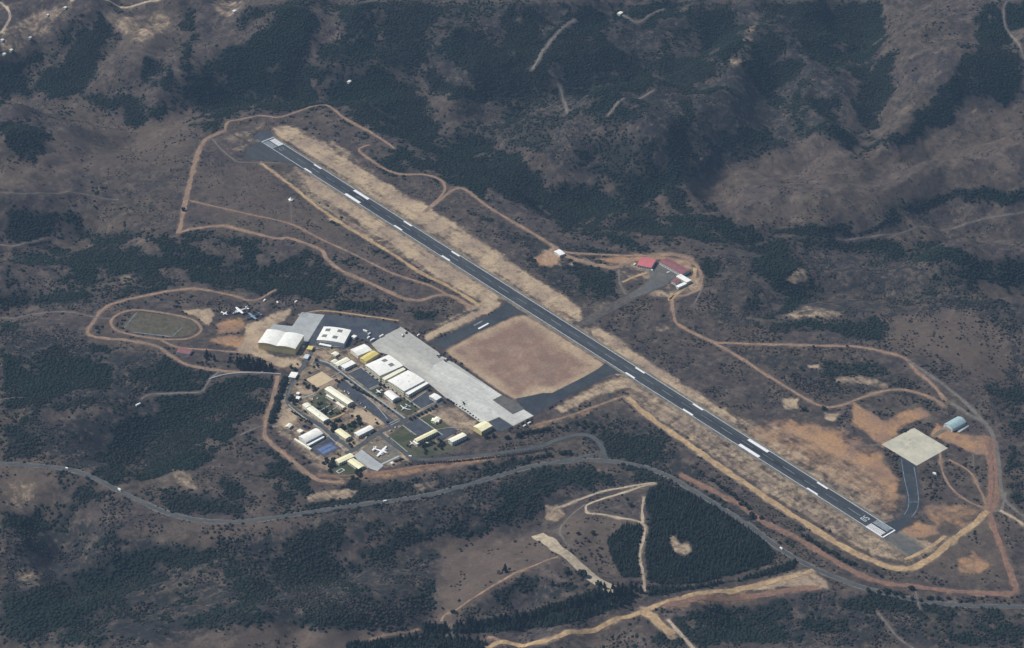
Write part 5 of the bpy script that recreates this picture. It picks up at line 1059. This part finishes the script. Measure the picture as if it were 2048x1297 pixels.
def tree(px, py, r, label, group, kind='tree', h=None):
    p = on(px, py); con = kind in ('pine_tree', 'cypress')
    e = empty(kind, (p.x, p.y, p.z-.1), random.uniform(0, 6.28), label=label, cat='tree', group=group)
    s = r*random.uniform(.85, 1.18); hz = (h or (1.0 if not con else 3.6)*s*1.0)
    e.scale = (s*1.25 if con else s, s*1.25 if con else s, hz)
    link('trunk', TC_ if con else TR_, None, e); link('crown', random.choice(CC if con else CR), None, e); NTREE[0] += 1
def row(pts, n, r, label, group, kind='tree', jit=.8, h=None):
    c = resample(catmull([Vector((a, b, 0)) for a, b in pts], 6), 1)
    for i in range(n):
        q = c[min(len(c)-1, int((i+.5)*len(c)/n))]; tree(q.x+random.uniform(-jit, jit), q.y+random.uniform(-jit, jit)*.6, r, label, group, kind, h)
def area(poly, n, r, label, group, kind='tree', h=None):
    P = np.array(poly); k = 0; tries = 0; pts = []
    while k < n and tries < 9000:
        tries += 1; a, b = random.uniform(P[:,0].min(), P[:,0].max()), random.uniform(P[:,1].min(), P[:,1].max())
        if inside(np.array([a]), np.array([b]), poly)[0] and all((a-u)**2+3*(b-v)**2 > (r*1.1)**2 for u, v in pts):
            pts.append((a, b)); tree(a, b, r, label, group, kind, h); k += 1
def each(lst, label, group, kind='tree'):
    for q in lst: tree(q[0], q[1], q[2], label, group, kind)
row([(843,929.5),(870,927),(940,921),(1000,914),(1060,906),(1105,897)], 50, 2.3, 'small dark tree in the evenly spaced row along the access road', 'avenue trees along the access road', jit=.5)
row([(995,896),(1020,893),(1050,889)], 8, 1.8, 'small bush-like tree on the upper side of the access road', 'small trees above the access road')
each([(971,876,4.6),(986.5,874,4.4)], 'dark tree of the pair below the lone pale yellow hall', 'pair of trees below the pale yellow hall')
tree(1013.5, 878, 6.2, 'broad lone dark tree between the pale yellow hall and the dark hedge-like row', 'single trees by the apron end')
tree(1036.5, 874, 7.0, 'large dark tree at the left end of the hedge-like row by the apron end', 'single trees by the apron end')
row([(1046,868),(1070,865),(1100,860)], 14, 4.4, 'dark tree in the dense hedge-like row below the apron end', 'dense tree row below the apron end', jit=1.5)
each([(1117,856.5,4.6),(1133,854.5,4.4),(1154,850,4.8),(1169,847.5,4.6)], 'dark round tree spaced out to the right of the dense row below the apron end', 'spaced trees right of the dense row')
area([(1150,856),(1190,850),(1230,858),(1180,872)], 7, 4.2, 'dark tree in the loose clump above the junction loop', 'clump above the junction loop')
area([(470,727),(500,720),(548,738),(545,748),(480,742)], 36, 4.0, 'dark conifer in the tight stand below the double-vaulted hangar', 'conifer stand below the large cream hangar', 'pine_tree')
area([(405,712),(425,708),(432,722),(410,724)], 6, 3.2, 'dark conifer in the small clump right of the dusty red shed', 'small conifer clump by the red shed', 'pine_tree')
tree(460, 724, 3.4, 'single conifer between the two conifer clumps below the hardstand', 'single trees in the camp', 'pine_tree')
each([(582,736,4.4),(595,730,3.0),(590,741,3.6)], 'dark round tree above the square white entrance building', 'trees above the entrance building')
row([(571,757),(562,785),(552,815),(541,850)], 44, 4.8, 'dark tree in the thick belt along the camp\'s left boundary', 'tree belt on the camp boundary', jit=4)
each([(632,722,3.6),(635,732,3.2),(628,735,3.0)], 'tree at the bend of the base road below the boxy yellow building', 'trees at the base road bend')
row([(705,775),(720,784),(740,795)], 9, 3.0, 'dark street tree in the middle strip of the car park', 'street trees in the car park')
row([(676,766),(690,758)], 3, 3.2, 'dark tree at the upper corner of the car park', 'trees at the car park corner')
row([(818,842),(832,835),(850,826),(868,817),(874,812)], 8, 3.4, 'dark street tree along the road from the crossroads to the apron', 'street trees toward the apron')
area([(662,845),(690,838),(716,833),(722,850),(695,858),(690,868),(665,866)], 20, 4.4, 'tall dark tree in the block of trees inside the camp', 'tall tree block inside the camp')
area([(583,790),(592,800),(596,812),(584,818),(578,800)], 7, 4.0, 'dark tree in the clump left of the two small white huts', 'clump by the white huts')
area([(610,775),(630,772),(636,788),(620,786)], 4, 4.0, 'dark tree beside the sand plot above the courtyard', 'trees above the courtyard')
area([(640,918),(668,916),(668,932),(658,948),(648,935)], 9, 4.4, 'dark tree at the left of the garden with the basin', 'trees left of the basin garden')
area([(715,935),(728,938),(724,955),(700,958)], 7, 4.0, 'dark tree at the lower right of the garden with the basin', 'trees right of the basin garden')
each([(700,891,4.0),(707,887,3.4),(703,895,3.2)], 'dark tree at the kerb below the lemon-roofed block', 'trees below the lemon-roofed block')
row([(582,825),(605,838),(625,850)], 9, 2.8, 'small tree along the lane left of the stepped-roof barrack', 'trees on the barrack lane')
row([(788,925),(808,919)], 5, 2.6, 'small bush-like tree beside the camp gate', 'small trees at the gate')
each([(540,857,3.6),(541,845,3.4)], 'dark tree beside the lower left track of the camp', 'trees by the lower left track')
each([(775,846,3.),(888,806,3.6),(858,782,3.0),(760,771,3.4),(768,775,3.2)], 'green tree on a lawn near the apron hangars', 'lawn trees near the hangars')
each([(1010,1146,4.8),(1105,1172,4.0)], 'tall narrow dark tree standing alone above the pine windbreak', 'lone tall trees above the windbreak', 'pine_tree')
tree(1198, 1172, 8.5, 'largest dark tree beside the pale cleared strip', 'trees at the cleared strip')
each([(1165,1152,7.5),(1134,1146,6.2)], 'wide low dark tree left of the pale cleared strip', 'low trees left of the cleared strip')
tree(1261, 1013, 5.2, 'lone round dark tree inside the path loop above the plantation', 'trees at the path loop')
each([(1157,1070,4),(1185,1068,4.6),(1254,1000,4.4),(1240,1140,3),(1201,1115,3.4),(1164,1088,2.8)], 'single dark bush-like tree in the dry meadow between the paths and the plantation', 'meadow trees left of the plantation')
each([(905,1226,5),(885,1218,3),(918,1203,2.6),(1036,1168,3.4),(1078,1086,3),(1030,1085,2.8)], 'single dark bush-like tree in the dry meadow left of the cleared strip', 'meadow trees left of the cleared strip')
row([(745,1300),(800,1285),(870,1281),(960,1287)], 16, 4.6, 'dark pine in the windbreak along the bottom edge of the photo', 'pines along the bottom edge', 'pine_tree', 3)
row([(848,1262),(870,1264),(895,1262)], 9, 4.6, 'dark pine in the square clump left of the long windbreak', 'square pine clump', 'pine_tree', 3)
row([(912,1256),(960,1250),(1030,1242),(1100,1226),(1170,1204),(1230,1190),(1262,1186)], 44, 4.6, 'dark pine standing up along the long windbreak', 'pines along the long windbreak', 'pine_tree', 5)
row([(1190,1180),(1262,1178),(1290,1190)], 8, 3.8, 'dark pine at the right end of the long windbreak below the cleared strip', 'pines below the cleared strip', 'pine_tree', 4)
row([(1606,1072),(1640,1095),(1680,1118),(1712,1132)], 22, 4.2, 'dark tree in the row between the tan perimeter track and the red road', 'tree row below the tan track', 'tree', 3)
row([(1420,962),(1455,985),(1500,1022)], 10, 4.6, 'dark tree between the highway and the red track beside the plantation', 'trees by the red track', 'tree', 4)
each([(1503,1035,7),(1522,1038,4.5),(1480,1010,4.5)], 'large dark tree on the red track where it dips to the highway', 'large trees at the red track dip')
row([(1730,1180),(1780,1188),(1830,1200),(1900,1196)], 10, 4.4, 'dark tree between the red road and the highway at the lower right', 'lower right roadside trees', 'tree', 4)
each([(1822,1180,4.8),(1750,1146,4.8),(1762,1155,3.6)], 'dark tree just above the red road at the lower right', 'trees above the red road')
each([(1694,694,3.4),(1627,695,3.2),(1648,820,4.4),(1608,822,5.2),(1757,802,3.4)], 'dark round tree beside the tracks above the runway', 'trees by the upper tracks')
each([(366,422,5.0)], 'lone dark tree standing in the wide dirt road left of the runway end', 'lone tree on the dirt road')
each([(163,322,3),(98,333,2.6),(190,416,3.4),(100,402,3),(160,300,2.4),(1982,643,3.2),(1960,645,3),(1915,710,3),(1820,643,3)], 'single dark bush on the open dry slope far from the camp', 'far slope bushes', 'bush')
area([(930,938),(990,925),(1040,918),(1062,920),(1040,930),(970,948)], 12, 4.6, 'dark tree in the belt between the access road and the highway', 'tree belt above the highway')
each([(1085,915,5),(1098,913,5.4),(1074,917,4.8),(1130,908,5.2),(1140,909,5.2),(1122,909,4.6)], 'rounded dark tree beside the junction loop above the highway', 'rounded trees by the junction loop')
area([(628,792),(648,804),(655,818),(680,826),(672,834),(640,822),(618,806)], 16, 2.6, 'dark hedge-like bush in the courtyard between the two barrack blocks', 'courtyard bushes', 'bush')
area([(838,893),(880,878),(905,888),(895,900),(850,912)], 16, 3.4, 'dark tree in the shaded strip below the long pale yellow building', 'shade trees below the yellow building')
row([(728,740),(766,768),(800,792),(835,817)], 14, 2.0, 'small clipped bush along the pale footpath behind the apron hangars', 'bushes behind the hangars', 'bush')
row([(690,757),(735,790),(790,828)], 12, 2.0, 'small clipped bush along the pale kerb of the main base road', 'bushes on the main base road', 'bush')
row([(905,806),(925,818),(960,842)], 10, 1.8, 'dark hedge bush on the lower edge of the apron', 'apron edge hedge', 'bush', .4)
row([(893,800),(902,804),(910,811)], 5, 2.4, 'dark tree at the corner where the road meets the apron', 'apron corner trees')
k = 0; base = [(585,765),(640,720),(700,735),(800,800),(930,860),(900,885),(830,905),(760,870),(700,930),(640,900),(585,840)]
while k < 60:
    a, b = random.uniform(560, 940), random.uniform(715, 940)
    if not inside(np.array([a]), np.array([b]), base)[0]: continue
    w_ = at(a, b)
    if any(inside(np.array([w_.x]), np.array([w_.y]), e)[0] for e in EXCL) or any(ldist(np.array([w_.x]), np.array([w_.y]), s_[0], 60)[0] < s_[1]+1 for s_ in STRIPS): continue
    tree(a, b, random.uniform(1.6, 3.2), 'small dark tree scattered on open ground between the camp buildings', 'scattered camp trees'); k += 1
print('single trees', NTREE[0])

# ------------------------------------------------------------------ air, light, camera
hz = MB(); hz.box(-9600, 12500, -10500, 13500, float(tz.min())-1.5, 2620)
ho = hz.build('haze', None, kind='stuff')
hm = bpy.data.materials.new('haze_air'); hm.use_nodes = True; nt = hm.node_tree; nt.nodes.clear()
v = nt.nodes.new('ShaderNodeVolumePrincipled'); o = nt.nodes.new('ShaderNodeOutputMaterial')
v.inputs['Color'].default_value = (*HAZE_C, 1); v.inputs['Density'].default_value = HAZE_D; v.inputs['Anisotropy'].default_value = 0.0
nt.links.new(v.outputs[0], o.inputs['Volume']); ho.data.materials.append(hm)
W_ = bpy.data.worlds.new('World'); S.world = W_; W_.use_nodes = True
sk = W_.node_tree.nodes.new('ShaderNodeTexSky'); sk.sky_type = 'NISHITA'; sk.sun_disc = False
bg = W_.node_tree.nodes['Background']; W_.node_tree.links.new(sk.outputs[0], bg.inputs['Color']); bg.inputs['Strength'].default_value = SKY
EL = math.radians(SUN_EL); az = Vector(SUN_DIR).normalized()      # horizontal direction toward the sun
sk.sun_elevation = EL; sk.sun_rotation = math.atan2(az.x, az.y); sk.altitude = 200
ld = bpy.data.lights.new('sun', 'SUN'); ld.energy = SUN_E; ld.angle = math.radians(.5); ld.color = (1, .95, .87)
lo = bpy.data.objects.new('sun', ld); COL.objects.link(lo)
d = Vector((az.x*math.cos(EL), az.y*math.cos(EL), math.sin(EL))); lo.rotation_euler = d.to_track_quat('Z', 'Y').to_euler(); lo.location = d*3000
cd = bpy.data.cameras.new('camera'); co = bpy.data.objects.new('camera', cd); COL.objects.link(co); S.camera = co
cd.sensor_fit = 'HORIZONTAL'; cd.sensor_width = 36; cd.lens = F/2048*36; cd.clip_start = 5; cd.clip_end = 40000
R = Matrix((RGT, UPV, -FWD)).transposed(); co.matrix_world = Matrix.Translation(Vector(CAM)) @ R.to_4x4()
S.view_settings.view_transform = 'Standard'; S.view_settings.look = 'None'; S.view_settings.gamma = 1; S.view_settings.exposure = EXPO
S.cycles.max_bounces = 4; S.cycles.diffuse_bounces = 2; S.cycles.volume_bounces = 0
